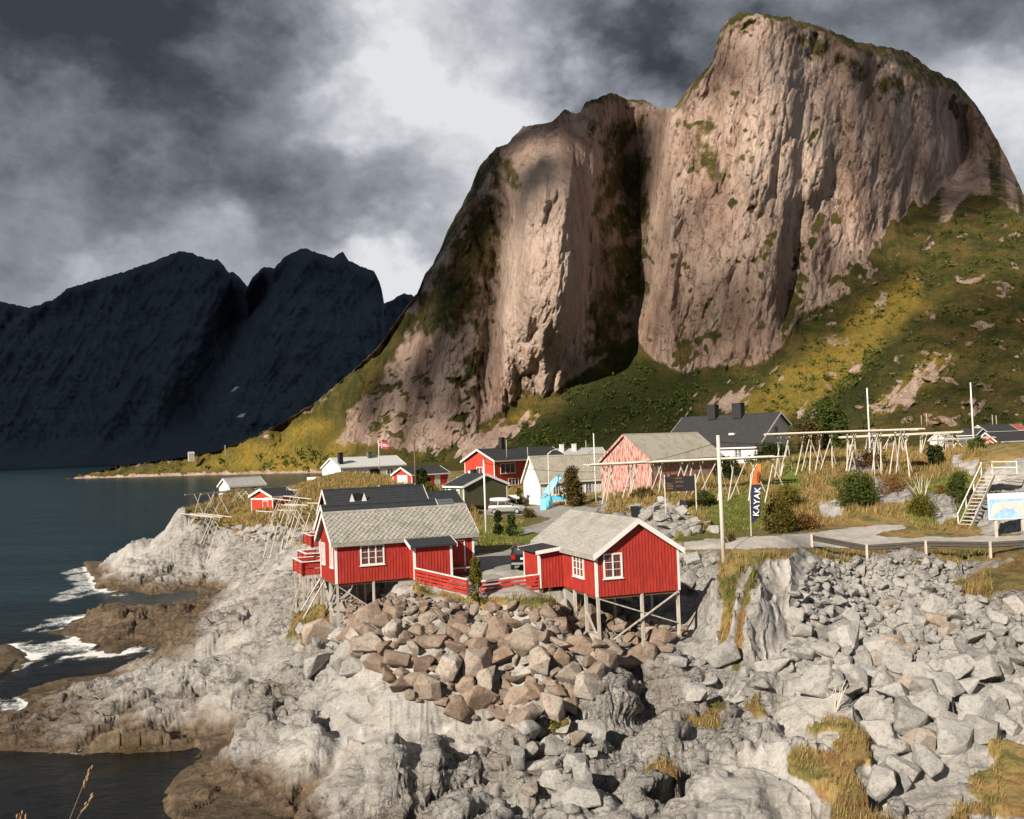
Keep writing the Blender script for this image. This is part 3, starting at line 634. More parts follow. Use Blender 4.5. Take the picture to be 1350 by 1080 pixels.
VP = [[(900, 220), (935, 110), (950, 160), (965, 240), (985, 250), (940, 245)], [(560, 400), (640, 400), (660, 440), (590, 450), (500, 460)], [(760, 400), (840, 350), (850, 440), (800, 480), (760, 500)], [(570, 420), (620, 300), (650, 260), (660, 300), (620, 400)], [(780, 280), (850, 280), (850, 330), (800, 340)], [(600, 470), (640, 440), (650, 480), (620, 530)],
      [(1180, 350), (1235, 310), (1300, 290), (1350, 320), (1350, 350), (1200, 370)], [(480, 535), (530, 530), (520, 555), (470, 550)], [(1000, 425), (1070, 400), (1060, 425), (1000, 440)], [(655, 470), (690, 480), (715, 530), (690, 530)], [(960, 20), (1000, 20), (1130, 60), (1220, 110), (1260, 170), (1200, 140), (1100, 90), (1050, 60), (1010, 40), (960, 70)]]
VP += [[(1265, 190), (1310, 170), (1360, 262), (1360, 310), (1300, 280)], [(540, 400), (560, 360), (640, 215), (672, 190), (680, 205), (678, 240), (670, 300), (655, 400), (640, 440), (520, 450)], [(775, 160), (850, 150), (870, 250), (850, 420), (800, 480), (775, 400), (790, 300)]]
mott = fbm(WXm / 9, WZm / 16, 5, 68)
for g in VP: veg = np.maximum(veg, sstep(-.8, 1.6, polymask(MX, MY, g, 20.0) + ragged * 1.6 + mott * 1.6) * .72)
bare = [[(585, 612), (600, 585), (640, 555), (700, 540), (712, 548), (690, 565), (670, 590), (640, 612)], [(1150, 545), (1180, 505), (1250, 470), (1265, 480), (1220, 520), (1185, 545)], [(905, 545), (930, 520), (1020, 490), (1040, 500), (980, 530), (960, 550)], [(1040, 545), (1090, 520), (1080, 560)], [(560, 600), (540, 560), (590, 540), (600, 580)]]
streak = fbm((WXm + .9 * WZm) / 5, (WZm - .5 * WXm) / 16, 4, 67)
bm_ = np.maximum.reduce([sstep(-.2, .7, polymask(MX, MY, g, 16.0) + ragged * 1.5 + streak * 1.8 - .25) for g in bare])
lb = np.maximum.reduce([sstep(-.8, 1.0, polymask(MX, MY, g, 12.0) + ragged * 1.6 + mott) for g in ([(60, 650), (250, 595), (372, 555), (456, 495), (520, 425), (560, 380), (575, 400), (540, 445), (485, 525), (440, 590), (430, 640), (200, 640)],)])
veg = np.maximum(veg, lb * .9)
veg *= 1 - .6 * okm
veg *= 1 - bm_
knobs = (1 - cl) * sstep(.50, .38, nzb + .12 * ragged) * sstep(1000, 1100, MX); veg *= 1 - .9 * knobs
lb = np.maximum.reduce([sstep(-.6, .9, polymask(MX, MY, g, 12.0) + ragged * 2.0) for g in ([(90, 640), (300, 600), (420, 570), (470, 590), (430, 625), (200, 632)],)])
lowstrip = sstep(3.4, .8, P[..., 2] + 3.0 * fbm(MX / 7, MY * 0 + .3, 4, 99)) * sstep(440, 420, MX)
veg *= 1 - .95 * lowstrip
scrub = np.maximum.reduce([sstep(-.8, .9, polymask(MX, MY, g, 16.0) + ragged * 1.5) for g in ([(630, 610), (690, 565), (760, 510), (830, 460), (880, 490), (1020, 490), (1000, 510), (900, 520), (930, 545), (880, 600)], [(1040, 560), (1160, 470), (1200, 440), (1180, 480), (1140, 540), (1080, 580)], [(560, 612), (600, 590), (650, 540), (600, 560)], [(380, 590), (450, 560), (430, 600)])])
gold = np.maximum.reduce([sstep(-.8, .9, polymask(MX, MY, g, 16.0) + ragged * 1.5) for g in ([(200, 625), (300, 598), (420, 545), (470, 580), (430, 625)], [(960, 540), (1030, 485), (1100, 440), (1180, 420), (1160, 460), (1080, 540), (1000, 560)], [(1100, 430), (1200, 360), (1230, 400), (1160, 450)], [(400, 600), (440, 560), (480, 580), (450, 610)], [(640, 560), (680, 540), (715, 545), (690, 560)], [(1150, 540), (1230, 470), (1260, 470), (1180, 540)])])
sunlit_pale = np.maximum.reduce([sstep(-1.2, 1.4, polymask(MX, MY, g, 22.0) + ragged * 1.4 + mott * .8) for g in ([(690, 230), (740, 190), (765, 300), (778, 420), (745, 520), (700, 510), (668, 420), (664, 340)], [(1000, 60), (1070, 75), (1090, 200), (1060, 310), (1000, 270), (985, 150)], [(1080, 425), (1210, 335), (1235, 350), (1110, 440)], [(1150, 545), (1185, 505), (1250, 472), (1262, 482), (1200, 540)])])  # buttress and main-face sun patches painted as paler rock, plus two lower bands
def padm(a, v=0.0): return np.concatenate([a[:1], a, np.repeat(a[-1:], 8, 0)], 0)

t = material('mountain rock and scrub'); o = t.obj
s_ = t.scalev(o, (1, 1, .24)); n1 = t.noise(s_, .035, 7, .62); n2 = t.noise(t.rotv(o, (0, .25, 0), (1, 1, .42)), .16, 9, .72); n3 = t.noise(t.scalev(o, (1, 1, .7)), .55, 7, .74); nb = t.noise(o, .012, 4, .5)
c = t.ramp(n1, [(.28, (.26, .172, .138)), (.42, (.48, .325, .257)), (.54, (.63, .455, .368)), (.70, (.73, .575, .48))])
c = t.mix(t.math('MULTIPLY', t.mapr(n2, .52, .72), .7), c, (.105, .075, .062)); c = t.mix(t.math('MULTIPLY', t.mapr(n2, .28, .45, 1, 0), .5), c, (.60, .46, .375))
c = t.mix(t.math('MULTIPLY', t.mapr(nb, .5, .7), .35), c, (.26, .16, .10))
wob = t.vmath('ADD', o, t.vmath('SCALE', t.noise(o, .09, 5, .6, out=1))); wob.node.inputs[1].links[0].from_node.inputs['Scale'].default_value = 9.0
ck = None
for sc_, th_ in ((.045, .022), (.14, .035)):
    vo = t.n('ShaderNodeTexVoronoi', feature='DISTANCE_TO_EDGE'); t.set(vo, 'Vector', t.rotv(wob, (0, .3, 0), (1, 1, .42))); t.set(vo, 'Scale', sc_)
    q_ = t.mapr(vo.outputs['Distance'], 0, th_, 1, 0); ck = q_ if ck is None else t.math('MAXIMUM', ck, q_)
ck = t.math('MULTIPLY', ck, t.mapr(n2, .42, .58)); c = t.mix(t.math('MULTIPLY', ck, .65), c, (.10, .07, .055))
c = t.mix(t.math('MULTIPLY', t.mapr(n3, .54, .70), .55), c, (.11, .08, .066))
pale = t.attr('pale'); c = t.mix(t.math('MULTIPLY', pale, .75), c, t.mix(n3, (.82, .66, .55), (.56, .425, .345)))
ng = t.noise(o, .05, 6, .65); nf = t.mix(.45, t.noise(o, .35, 6, .72), t.noise(o, 1.1, 5, .75))
g = t.ramp(ng, [(.30, (.042, .048, .013)), (.46, (.085, .080, .022)), (.58, (.150, .115, .033)), (.72, (.17, .110, .042))])
g = t.mix(t.attr('gold'), g, t.mix(t.mapr(ng, .35, .65), (.36, .235, .045), (.25, .205, .042)))
g = t.mix(t.attr('scrub'), g, t.mix(t.mapr(nf, .4, .65), (.030, .042, .010), (.060, .068, .016)))
g = t.mix(t.math('MULTIPLY', t.mapr(nf, .50, .62), .7), g, (.018, .022, .008)); g = t.mix(t.math('MULTIPLY', t.mapr(nf, .36, .46, 1, 0), .5), g, (.20, .15, .055))
vm = t.mapr(t.math('ADD', t.attr('veg'), t.math('MULTIPLY', t.math('SUBTRACT', t.noise(o, .14, 7, .7), .5), 1.2)), .32, .68)
t.set(t.b, 'Base Color', t.mix(vm, c, g)); t.set(t.b, 'Roughness', .9); t.b.inputs['Specular IOR Level'].default_value = .12
hb = t.math('ADD', t.math('SUBTRACT', t.math('MULTIPLY', n2, 1.2), t.math('MULTIPLY', ck, .4)), t.math('ADD', t.math('MULTIPLY', n3, .8), t.math('MULTIPLY', nf, .8)))
t.set(t.b, 'Normal', t.bump(hb, 1.0, 3.0)); M_MTN = t.m
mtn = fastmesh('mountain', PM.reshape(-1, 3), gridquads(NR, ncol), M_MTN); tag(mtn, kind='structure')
for nme, a in (('veg', veg), ('scrub', scrub * (1 - gold * .4)), ('gold', gold), ('pale', np.clip(np.maximum(sunlit_pale * .8, (bm_ * .35 + lowstrip * .2)), 0, 1))): setattr_f(mtn, nme, padm(np.clip(a, 0, 1)))

# level land between the village and the foot of the mountain
gl_x = np.linspace(-.19, .75, 120); gl_d = np.linspace(246, 760, 40); GX, GDm = np.meshgrid(gl_x, gl_d)
GZ = 8.2 - (GDm - 246) / 500 * 1.2 + .5 * fbm(GX * GDm / 14, GDm / 14, 3, 9); GZ = GZ - sstep(-.13, -.19, GX) * 14
lowland = fastmesh('meadow', np.stack([GX * GDm, GDm, GZ], -1).reshape(-1, 3), gridquads(40, 120), M_MTN); tag(lowland, kind='structure')
for nme, v_ in (('veg', 1.0), ('scrub', .4), ('gold', .25), ('pale', 0.)): setattr_f(lowland, nme, np.full(GX.size, v_))

# ---- the far range across the fjord
FAR = [(-500, 430), (-250, 400), (-100, 372), (0, 397), (39, 406), (75, 393), (87, 381), (110, 374), (137, 366), (170, 356), (199, 346), (225, 335), (241, 331), (257, 335), (276, 343), (288, 342), (301, 358), (308, 360), (315, 364), (326, 378), (333, 366), (344, 354), (352, 352), (361, 354), (377, 337), (390, 331), (402, 327), (420, 334), (440, 340), (446, 334), (452, 333), (460, 343), (473, 350), (494, 358), (500, 372), (504, 384), (506, 400), (520, 394), (531, 387), (544, 389), (600, 430), (700, 470)]
fx = np.arange(-500, 700, 1.6); fyr = lerp_tab(FAR, fx) + 1.6 * vn(fx / 8., fx * 0, 13) + .9 * vn(fx / 3.5, fx * 0, 14)
shy = 540 + 49 - (fx - 675) * sin(ROLL) + 4.6; fd0 = np.full(fx.shape, 4500.0) - 300 * np.exp(-((fx - 420) / 90) ** 2)
shy = 540 + 49 - (fx - 675) * sin(ROLL) + HC * FPX / fd0
nrf = 230; tf = np.linspace(0, 1, nrf)[:, None]; FY = shy[None] + (fyr - shy)[None] * tf; FX = np.repeat(fx[None], nrf, 0)
vf = 589 - FY - (FX - 675) * sin(ROLL)
slf = .75 + .5 * tf + .2 * fbm(FX / 60, FY / 60, 3, 71); slf = np.maximum(slf, .6)
FD = np.zeros_like(FX); FD[0] = fd0
for i in range(1, nrf): FD[i] = FD[i - 1] + (vf[i] - vf[i - 1]) * FD[i - 1] / FPX / (slf[i] - vf[i - 1] / FPX)
for i in range(nrf): FD[i] = smooth1(FD[i], 9)
FD += (fbm(FX / 45 + FY / 90, FY / 130, 5, 81, ridge=True) * 85 + fbm(FX / 14, FY / 30, 4, 82, ridge=True) * 35) * np.minimum(tf * 6, 1) * sstep(1.0, .9, tf)
FD += 420 * np.exp(-((FX - 330 + (FY - 380) * .5) / 26) ** 2) * sstep(0, .3, tf) * sstep(1., .8, tf) + sstep(503, 510, FX) * 900 * sstep(.0, .3, tf)
PF = px_at_d(FX, FY, FD); bk = []
for k in range(1, 6):
    b = PF[-1].copy(); f_ = k * 160.; b[:, 0] *= 1 + f_ / b[:, 1]; b[:, 1] += f_; b[:, 2] -= f_ * .9; bk.append(b)
lowf = PF[:1].copy(); lowf[..., 2] = -40
PFA = np.concatenate([lowf, PF, np.array(bk)], 0)
t = material('far dark rock'); o = t.obj
n1 = t.noise(t.scalev(o, (1, 1, .35)), .006, 8, .65); n2 = t.noise(o, .03, 6, .7)
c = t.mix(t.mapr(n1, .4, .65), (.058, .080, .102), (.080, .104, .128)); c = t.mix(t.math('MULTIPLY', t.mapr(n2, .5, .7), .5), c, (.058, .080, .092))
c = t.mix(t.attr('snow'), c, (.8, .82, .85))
t.set(t.b, 'Base Color', c); t.set(t.b, 'Roughness', .95); t.b.inputs['Specular IOR Level'].default_value = .05; t.set(t.b, 'Normal', t.bump(n2, .5, 12))
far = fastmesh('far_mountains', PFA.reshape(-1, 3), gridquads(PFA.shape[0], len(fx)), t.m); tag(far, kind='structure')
sn = np.maximum.reduce([sstep(-.3, .3, polymask(FX, FY, q, 2.0)) for q in ([(304, 517), (311, 510), (315, 510), (309, 515)], [(312, 550), (318, 546), (324, 545), (320, 550)])])
setattr_f(far, 'snow', np.concatenate([sn[:1], sn, np.repeat(sn[-1:], 5, 0)], 0))

# ================================================================== MATERIALS OF THE BUILDINGS
def paint(name, col, var=.18, wear=0.0, wearcol=(.55, .50, .46), rough=.6, scale=1.0):
    t = material(name); o = t.obj
    n = t.noise(t.scalev(o, (3 * scale, 3 * scale, .5 * scale)), 2.2, 6, .65); n2 = t.noise(o, .7 * scale, 4, .55)
    c = t.mix(t.mapr(n, .3, .7), tuple(x * (1 - var) for x in col), tuple(min(1, x * (1 + var)) for x in col))
    c = t.mix(t.math('MULTIPLY', t.mapr(n2, .45, .75), .35), c, tuple(x * .72 for x in col))
    if wear > 0: c = t.mix(t.mapr(n, .62 - wear * .3, .70 - wear * .2), c, wearcol)
    t.set(t.b, 'Base Color', c); t.set(t.b, 'Roughness', rough); t.set(t.b, 'Normal', t.bump(n, .25, .02)); return t.m
def flatmat(name, col, rough=.6, metal=0.0, spec=.3):
    t = material(name); n = t.noise(t.obj, 5, 4, .6)
    t.set(t.b, 'Base Color', t.mix(n, tuple(x * .85 for x in col), tuple(min(1, x * 1.12) for x in col))); t.set(t.b, 'Roughness', rough); t.set(t.b, 'Metallic', metal); t.b.inputs['Specular IOR Level'].default_value = spec
    return t.m
def slate(name, c1, c2, c3, sc=1.0):
    t = material(name); o = t.obj
    n = t.noise(o, 4.5 * sc, 5, .65); n2 = t.noise(o, .8, 4, .6); n3 = t.noise(o, 14 * sc, 4, .7)
    c = t.mix(t.mapr(n, .35, .62), c1, c2); c = t.mix(t.math('MULTIPLY', t.mapr(n2, .48, .7), .55), c, c3); c = t.mix(t.math('MULTIPLY', t.mapr(n3, .55, .7), .55), c, tuple(x * .42 for x in c1))
    t.set(t.b, 'Base Color', c); t.set(t.b, 'Roughness', .9); t.set(t.b, 'Normal', t.bump(n3, .6, .03)); return t.m
def corrug(name, c1, c2, period=.9, rough=.75):
    """felt or sheet roofing with courses running along the ridge"""
    t = material(name); o = t.obj
    w = t.n('ShaderNodeTexWave', wave_type='BANDS', bands_direction='Y'); t.set(w, 'Vector', o); t.set(w, 'Scale', 1.0 / period); t.set(w, 'Distortion', .4); t.set(w, 'Detail', 2.0)
    n = t.noise(o, 2.0, 5, .6)
    c = t.mix(t.mapr(n, .3, .7), c1, c2); c = t.mix(t.math('MULTIPLY', t.mapr(w.outputs[1], .85, 1.0), .35), c, tuple(min(1, x * 1.9) for x in c2))
    t.set(t.b, 'Base Color', c); t.set(t.b, 'Roughness', rough); t.set(t.b, 'Normal', t.bump(t.math('ADD', n, w.outputs[1]), .3, .02)); return t.m
RED = paint('red painted boards', (.40, .042, .030), var=.30); REDW = paint('faded red boards', (.40, .060, .045), var=.4, wear=.75, wearcol=(.52, .39, .34)); REDB = paint('orange red boards', (.50, .060, .035))
DRED = paint('red cladding', (.38, .030, .022)); WHITE = paint('white painted wood', (.78, .77, .74), var=.05, wear=.08, wearcol=(.55, .52, .48)); WHITEB = paint('white boards', (.74, .74, .72), var=.06)
GREEN = paint('green boards', (.135, .165, .075)); GREEN_SHADED = paint('shaded green boards', (.085, .085, .045)); GREYW = paint('weathered grey wood', (.46, .42, .37), var=.25, wear=.3, wearcol=(.62, .58, .52)); BLEACH = paint('bleached wood', (.60, .55, .47), var=.25, wear=.3, wearcol=(.50, .44, .37)); BROWNW = paint('brown wood', (.14, .085, .05))
SLATE_A = slate('mossy pale slates', (.26, .25, .215), (.42, .40, .36), (.16, .16, .11)); SLATE_B = slate('grey lichen slates', (.30, .285, .26), (.42, .40, .37), (.21, .20, .18)); SLATE_C = slate('lichen barn roofing', (.34, .32, .26), (.47, .44, .37), (.24, .22, .15))
FELT = corrug('black roofing felt', (.024, .027, .031), (.036, .040, .045)); FELT2 = corrug('dark slate roofing', (.030, .030, .031), (.050, .050, .050), .32); FELTG = corrug('blue grey roofing', (.075, .090, .100), (.095, .11, .12)); LGREY = corrug('pale grey roof sheet', (.50, .50, .48), (.60, .60, .58), .8); MGREY = corrug('grey roof sheet', (.30, .30, .29), (.40, .40, .38), .4)
CONC = paint('concrete', (.42, .40, .37), var=.12); BLACK = flatmat('black', (.018, .018, .02)); CHIM = flatmat('black chimney cladding', (.028, .028, .03), .6); DARKV = flatmat('dark opening', (.02, .018, .016), .9)
t = material('window glass'); t.set(t.b, 'Base Color', t.mix(t.noise(t.obj, 2.5, 3, .5), (.015, .017, .02), (.10, .095, .08))); t.b.inputs['Roughness'].default_value = .08; t.b.inputs['Specular IOR Level'].default_value = .6; GLASS = t.m
STEEL = flatmat('galvanised steel', (.48, .48, .47), .45, .7, .5)

# ================================================================== HOUSES
class House:
    """local frame: x along the ridge, y across; floor at z = 0. y=0 wall is F, y=W wall is B, gables G0 (x=0) and G1"""
    def __init__(s, name, label, cat, pos, yaw, L, Wd, H0, Hr, wall, roof, trim=None, oe=.25, og=.3, group=None, H1=None, ay=None, battens=.19, tiles=None, zbase=0.0, gablemat=None, rt=.10, corner=True, barge=True, chunky=False):
        s.L, s.W, s.H0, s.H1, s.ay = L, Wd, H0, H0 if H1 is None else H1, Wd / 2 if ay is None else ay
        s.HA = H0 + Hr if H1 is None else H0 + Hr
        s.root = empty(name, (pos[0], pos[1], pos[2]), radians(yaw)); tag(s.root, label, cat, group)
        s.trim = trim or WHITE; s.wallmat = wall
        w = MB(); prof = [(0, zbase), (Wd, zbase), (Wd, s.H1), (s.ay, s.HA), (0, s.H0)]
        w.prism(prof, 'x', 0, L)
        if battens:
            b = .045; d = .022
            x = battens / 2
            while x < L:
                w.box(x - b / 2, x + b / 2, -d, -.002, zbase, s.H0 - .03); w.box(x - b / 2, x + b / 2, Wd + .002, Wd + d, zbase, s.H1 - .03); x += battens
            y = battens / 2
            while y < Wd:
                zt = s.roofz(y) - .05
                for xx in ((-d, -.002), (L + .002, L + d)): w.box(xx[0], xx[1], y - b / 2, y + b / 2, zbase, zt)
                y += battens
        s.walls = w.build('wall', wall, s.root)
        r = MB()
        for (ya, za, yb, zb, e) in ((s.ay, s.HA, 0, s.H0, -1), (s.ay, s.HA, Wd, s.H1, 1)):
            sl = (za - zb) / abs(yb - ya); ye = yb + e * oe; ze = zb - oe * sl; n = sqrt(1 + sl * sl)
            a = .01
            r.hexa([(-og, ya, za + a), (L + og, ya, za + a), (L + og, ye, ze + a), (-og, ye, ze + a), (-og, ya, za + rt * n + a), (L + og, ya, za + rt * n + a), (L + og, ye, ze + rt * n + a), (-og, ye, ze + rt * n + a)])
            if tiles:
                ln = sqrt((ye - ya) ** 2 + (za - ze) ** 2); tw, rows = tiles, int(ln / (tiles * .62)) + 1
                for k in range(rows + 1):
                    u0 = min(ln, k * ln / rows)
                    for j in range(int((L + 2 * og) / tw) + 2):
                        xc = -og + (j + (.5 if k % 2 else 0)) * tw
                        # one diamond slate, slightly lifted at its lower point
                        def pt(dx, du, up):
                            u = min(max(u0 + du, 0), ln + .03); q = u / ln; xx = min(max(xc + dx, -og), L + og)
                            return (xx, ya + (ye - ya) * q, za + (ze - za) * q + rt * n + a + up)
                        hsz = ln / rows; jit = random.uniform(-.008, .012); lift = .03 + jit + (random.random() < .03) * .02
                        P4 = [pt(0, -hsz * .92, .004), pt(tw * .47, 0, .022 + jit), pt(0, hsz * .92, lift + .022), pt(-tw * .47, 0, .022 - jit)]
                        r.add(P4 + [pt(0, hsz * .92, .0), pt(tw * .47, 0, .0), pt(-tw * .47, 0, .0)], [(0, 3, 2, 1), (3, 6, 4, 2), (2, 4, 5, 1)])
        s.roof = r.build('roof', roof, s.root)
        rc = MB(); zr = s.HA + rt * 1.15 + .03
        rc.prism([(s.ay - .16, zr - .09), (s.ay, zr), (s.ay + .16, zr - .09), (s.ay, zr + .025)], 'x', -og, L + og); rc.build('ridge_cap', roof, s.root)
        if barge:
            for gx in ((-og - .035, -og - .002), (L + og + .002, L + og + .035)):
                for (yb, zb, e) in ((0, s.H0, -1), (Wd, s.H1, 1)):
                    sl = (s.HA - zb) / abs(yb - s.ay); n = sqrt(1 + sl * sl); ye = yb + e * oe; ze = zb - oe * sl; top = rt * n + .05; bot = -.13
                    MB().prism([(s.ay, s.HA + bot), (s.ay, s.HA + top), (ye, ze + top), (ye, ze + bot)], 'x', gx[0], gx[1]).build('bargeboard', s.trim, s.root)
            for (yb, zb, e) in ((0, s.H0, -1), (Wd, s.H1, 1)):
                sl = (s.HA - zb) / abs(yb - s.ay); ye = yb + e * oe; ze = zb - oe * sl
                y0, y1 = sorted((ye + e * .002, ye + e * .03)); MB().box(-og, L + og, y0, y1, ze - .10, ze + .10).build('eave_board', s.trim if not chunky else roof, s.root)
        if corner:
            for cx, ex in ((0, -1), (L, 1)):
                for cy, ey, hh in ((0, -1, s.H0), (Wd, 1, s.H1)):
                    m = MB(); x0, x1 = sorted((cx + ex * .035, cx - ex * .10)); y0, y1 = sorted((cy + ey * .035, cy + ey * .003)); m.box(x0, x1, y0, y1, zbase, hh - .02)
                    x0, x1 = sorted((cx + ex * .035, cx + ex * .003)); y0, y1 = sorted((cy + ey * .002, cy - ey * .10)); m.box(x0, x1, y0, y1, zbase, hh - .02)
                    m.build('corner_board', s.trim, s.root)
    def roofz(s, y):
        return s.H0 + (s.HA - s.H0) * y / s.ay if y <= s.ay else s.H1 + (s.HA - s.H1) * (s.W - y) / (s.W - s.ay)
    def _pt(s, side, a, z, out):
        return {'F': (a, -out, z), 'B': (a, s.W + out, z), 'G0': (-out, a, z), 'G1': (s.L + out, a, z)}[side]
    def slab(s, m, side, a0, a1, z0, z1, o0, o1):
        p, q = s._pt(side, a0, z0, o0), s._pt(side, a1, z1, o1)
        return m.box(*sorted((p[0], q[0])), *sorted((p[1], q[1])), z0, z1)
    def window(s, side, a, z, w, h, cols=2, rows=2, fw=.09, frame=None, glass=None, name='window'):
        fr = frame or s.trim; m = MB(); a0, a1 = a - w / 2, a + w / 2
        for q in ((a0, a1, z, z + fw), (a0, a1, z + h - fw, z + h), (a0, a0 + fw, z + fw, z + h - fw), (a1 - fw, a1, z + fw, z + h - fw)): s.slab(m, side, *q, .003, .07)
        s.slab(m, side, a0 - .05, a1 + .05, z - .05, z - .003, .003, .10)
        iw = (w - 2 * fw) / cols
        for k in range(1, cols): s.slab(m, side, a0 + fw + k * iw - .035, a0 + fw + k * iw + .035, z + fw, z + h - fw, .02, .06)
        for k in range(cols):
            for j in range(1, rows):
                zz = z + fw + (h - 2 * fw) * j / rows; s.slab(m, side, a0 + fw + k * iw + .036, a0 + fw + (k + 1) * iw - .036, zz - .014, zz + .014, .02, .05)
        o = m.build(name, fr, s.root)
        s.slab(MB(), side, a0 + fw, a1 - fw, z + fw, z + h - fw, .004, .018).build('pane', glass or GLASS, o); return o
    def door(s, side, a, z, w, h, mat=None, name='door', frame=True):
        m = MB(); s.slab(m, side, a - w / 2, a + w / 2, z, z + h, .003, .035)
        k = a - w / 2 + .15
        while k < a + w / 2: s.slab(m, side, k - .02, k + .02, z, z + h, .036, .047); k += .2
        o = m.build(name, mat or WHITE, s.root)
        if frame:
            f = MB()
            for q in ((a - w / 2 - .08, a - w / 2 - .003, z, z + h + .08), (a + w / 2 + .003, a + w / 2 + .08, z, z + h + .08), (a - w / 2, a + w / 2, z + h + .003, z + h + .08)): s.slab(f, side, *q, .003, .055)
            f.build('door_frame', s.trim, o)
        hd = MB(); s.slab(hd, side, a + w / 2 - .14, a + w / 2 - .05, z + 1.0, z + 1.04, .05, .09); hd.build('handle', BLACK, o)
        return o
    def chimney(s, x, y, w, d, h, mat=None, cap=None):
        z = s.roofz(y) - .1; o = MB().box(x - w / 2, x + w / 2, y - d / 2, y + d / 2, z, z + h).build('chimney', mat or CHIM, s.root)
        MB().box(x - w / 2 - .05, x + w / 2 + .05, y - d / 2 - .05, y + d / 2 + .05, z + h + .002, z + h + .07).build('chimney_cap', cap or mat or CHIM, o); return o
    def world(s, x, y, z=0):
        c, q = cos(s.root.rotation_euler.z), sin(s.root.rotation_euler.z); l = s.root.location
        return Vector((l.x + c * x - q * y, l.y + q * x + c * y, l.z + z))
    def stilt(s, x, y, top=0.0, w=.13, mat=None):
        p = s.world(x, y); g = gz(p.x, p.y); z0 = g - s.root.location.z - .25
        MB().bar((x, y, z0), (x, y, top), w).build('stilt', mat or GREYW, s.root); return z0
def railing(parent, pts, h=.9, rails=5, mat=None, top=None, z=0.0, name='railing', post=.09, gap=.45, width=.03):
    """plank railing along a polyline given in the parent's frame"""
    m = MB(); tp = MB()
    for (a, b) in zip(pts[:-1], pts[1:]):
        a, b = Vector(a), Vector(b); d = b - a; L = d.length; n = max(1, round(L / 1.4))
        for k in range(n + 1):
            q = a + d * (k / n); m.bar(q + Vector((0, 0, .0)), q + Vector((0, 0, h - .002)), post)
        ph = h / rails
        side = d.cross(Vector((0, 0, 1))).normalized() * (post / 2 + width / 2 + .003)
        for k in range(rails):
            zc = ph * (k + .5); m.bar(a + side + Vector((0, 0, zc)), b + side + Vector((0, 0, zc)), width, ph * (1 - gap))
        tp.bar(a + Vector((0, 0, h + .03)), b + Vector((0, 0, h + .03)), .14, .05)
    o = m.build(name, mat or RED, parent); tp.build('top_rail', top or WHITE, o); return o

# ---- the left red cabin
hA = House('fishing_cabin', 'long red cabin on stilts with mossy diamond slates nearest the sea', 'cabin', A_POS, A_YAW, 8.83, 4.28, 2.50, 1.56, RED, SLATE_A, tiles=.34, chunky=True, group='red fishing cabins on stilts')
hA.window('F', 2.25, .98, 1.5, 1.25, 3, 3); hA.window('G0', .95, .9, .85, 1.35, 2, 3); hA.window('G0', 3.3, .9, .85, 1.35, 2, 3)
def porch(hs, side, a0, a1, depth, h0, h1, wall, roofm, inset=0.0):
    """small lean-to in front of a long wall"""
    sg = -1 if side == 'F' else 1; y0 = 0 if side == 'F' else hs.W
    pr = MB(); yo = y0 + sg * depth; yi = y0 + sg * .004
    pr.hexa([(a0, yi, 0), (a1, yi, 0), (a1, yo, 0), (a0, yo, 0), (a0, yi, h0), (a1, yi, h0), (a1, yo, h1), (a0, yo, h1)])
    k = a0 + .1
    while k < a1 - .05:
        ya, yb = sorted((yo + sg * .002, yo + sg * .024)); pr.box(k - .022, k + .022, ya, yb, 0, h1 - .02); k += .19
    q = .1
    while q < depth:
        for xx, e in ((a0, -1), (a1, 1)):
            xa, xb = sorted((xx + e * .002, xx + e * .024)); yc = y0 + sg * q; pr.box(xa, xb, yc - .022, yc + .022, 0, h0 + (h1 - h0) * q / depth - .03)
        q += .19
    o = pr.build('porch', wall, hs.root)
    ov = .28; sl = (h0 - h1) / depth; ye = yo + sg * ov; ze = h1 - sl * ov; yi2 = y0 + sg * .05
    zt = h0 - sl * .05
    MB().hexa([(a0 - ov, yi2, zt + .01), (a1 + ov, yi2, zt + .01), (a1 + ov, ye, ze + .01), (a0 - ov, ye, ze + .01), (a0 - ov, yi2, zt + .10), (a1 + ov, yi2, zt + .10), (a1 + ov, ye, ze + .10), (a0 - ov, ye, ze + .10)]).build('porch_roof', roofm, o)
    for xx in (a0 - ov - .035, a1 + ov + .003):
        MB().prism([(yi2, zt - .08), (yi2, zt + .13), (ye, ze + .13), (ye, ze - .08)], 'x', xx, xx + .032).build('fascia', WHITE, o)
    for xx, e in ((a0, -1), (a1, 1)):
        xa, xb = sorted((xx + e * .04, xx - e * .10)); ya, yb = sorted((yo + sg * .04, yo + sg * .004)); m = MB().box(xa, xb, ya, yb, 0, h1 - .03)
        xa, xb = sorted((xx + e * .04, xx + e * .004)); ya, yb = sorted((yo + sg * .003, yo - sg * .10)); m.box(xa, xb, ya, yb, 0, h1 - .03); m.build('porch_post', WHITE, o)
    return o
pA = porch(hA, 'F', 4.55, 6.95, 1.15, 2.40, 2.02, RED, FELT)
hA.door('F', 7.75, .12, .85, 1.9, RED); MB().box(7.1, 8.6, -.55, -.15, .35, .42).box(7.15, 7.25, -.52, -.18, .0, .349).box(8.45, 8.55, -.52, -.18, .0, .349).build('bench', GREYW, hA.root)
for x, y in ((.08, .08), (.08, 2.1), (.08, 4.2), (2.3, .08), (2.3, 2.2), (2.3, 4.2), (.6, 4.2)): hA.stilt(x, y)
g0 = hA.stilt(.08, .085) * .0
for a, b in (((.05, .2, -.1), (.05, 3.2, -2.0)), ((.05, 3.9, -.1), (.05, 1.2, -2.1)), ((.2, .06, -.2), (2.1, .06, -1.6)), ((-.1, 4.1, -.1), (-1.5, 3.4, -1.9)), ((-.1, 3.0, -.15), (-1.6, 2.2, -2.2))): MB().bar(a, b, .10, .06).build('brace', GREYW, hA.root)
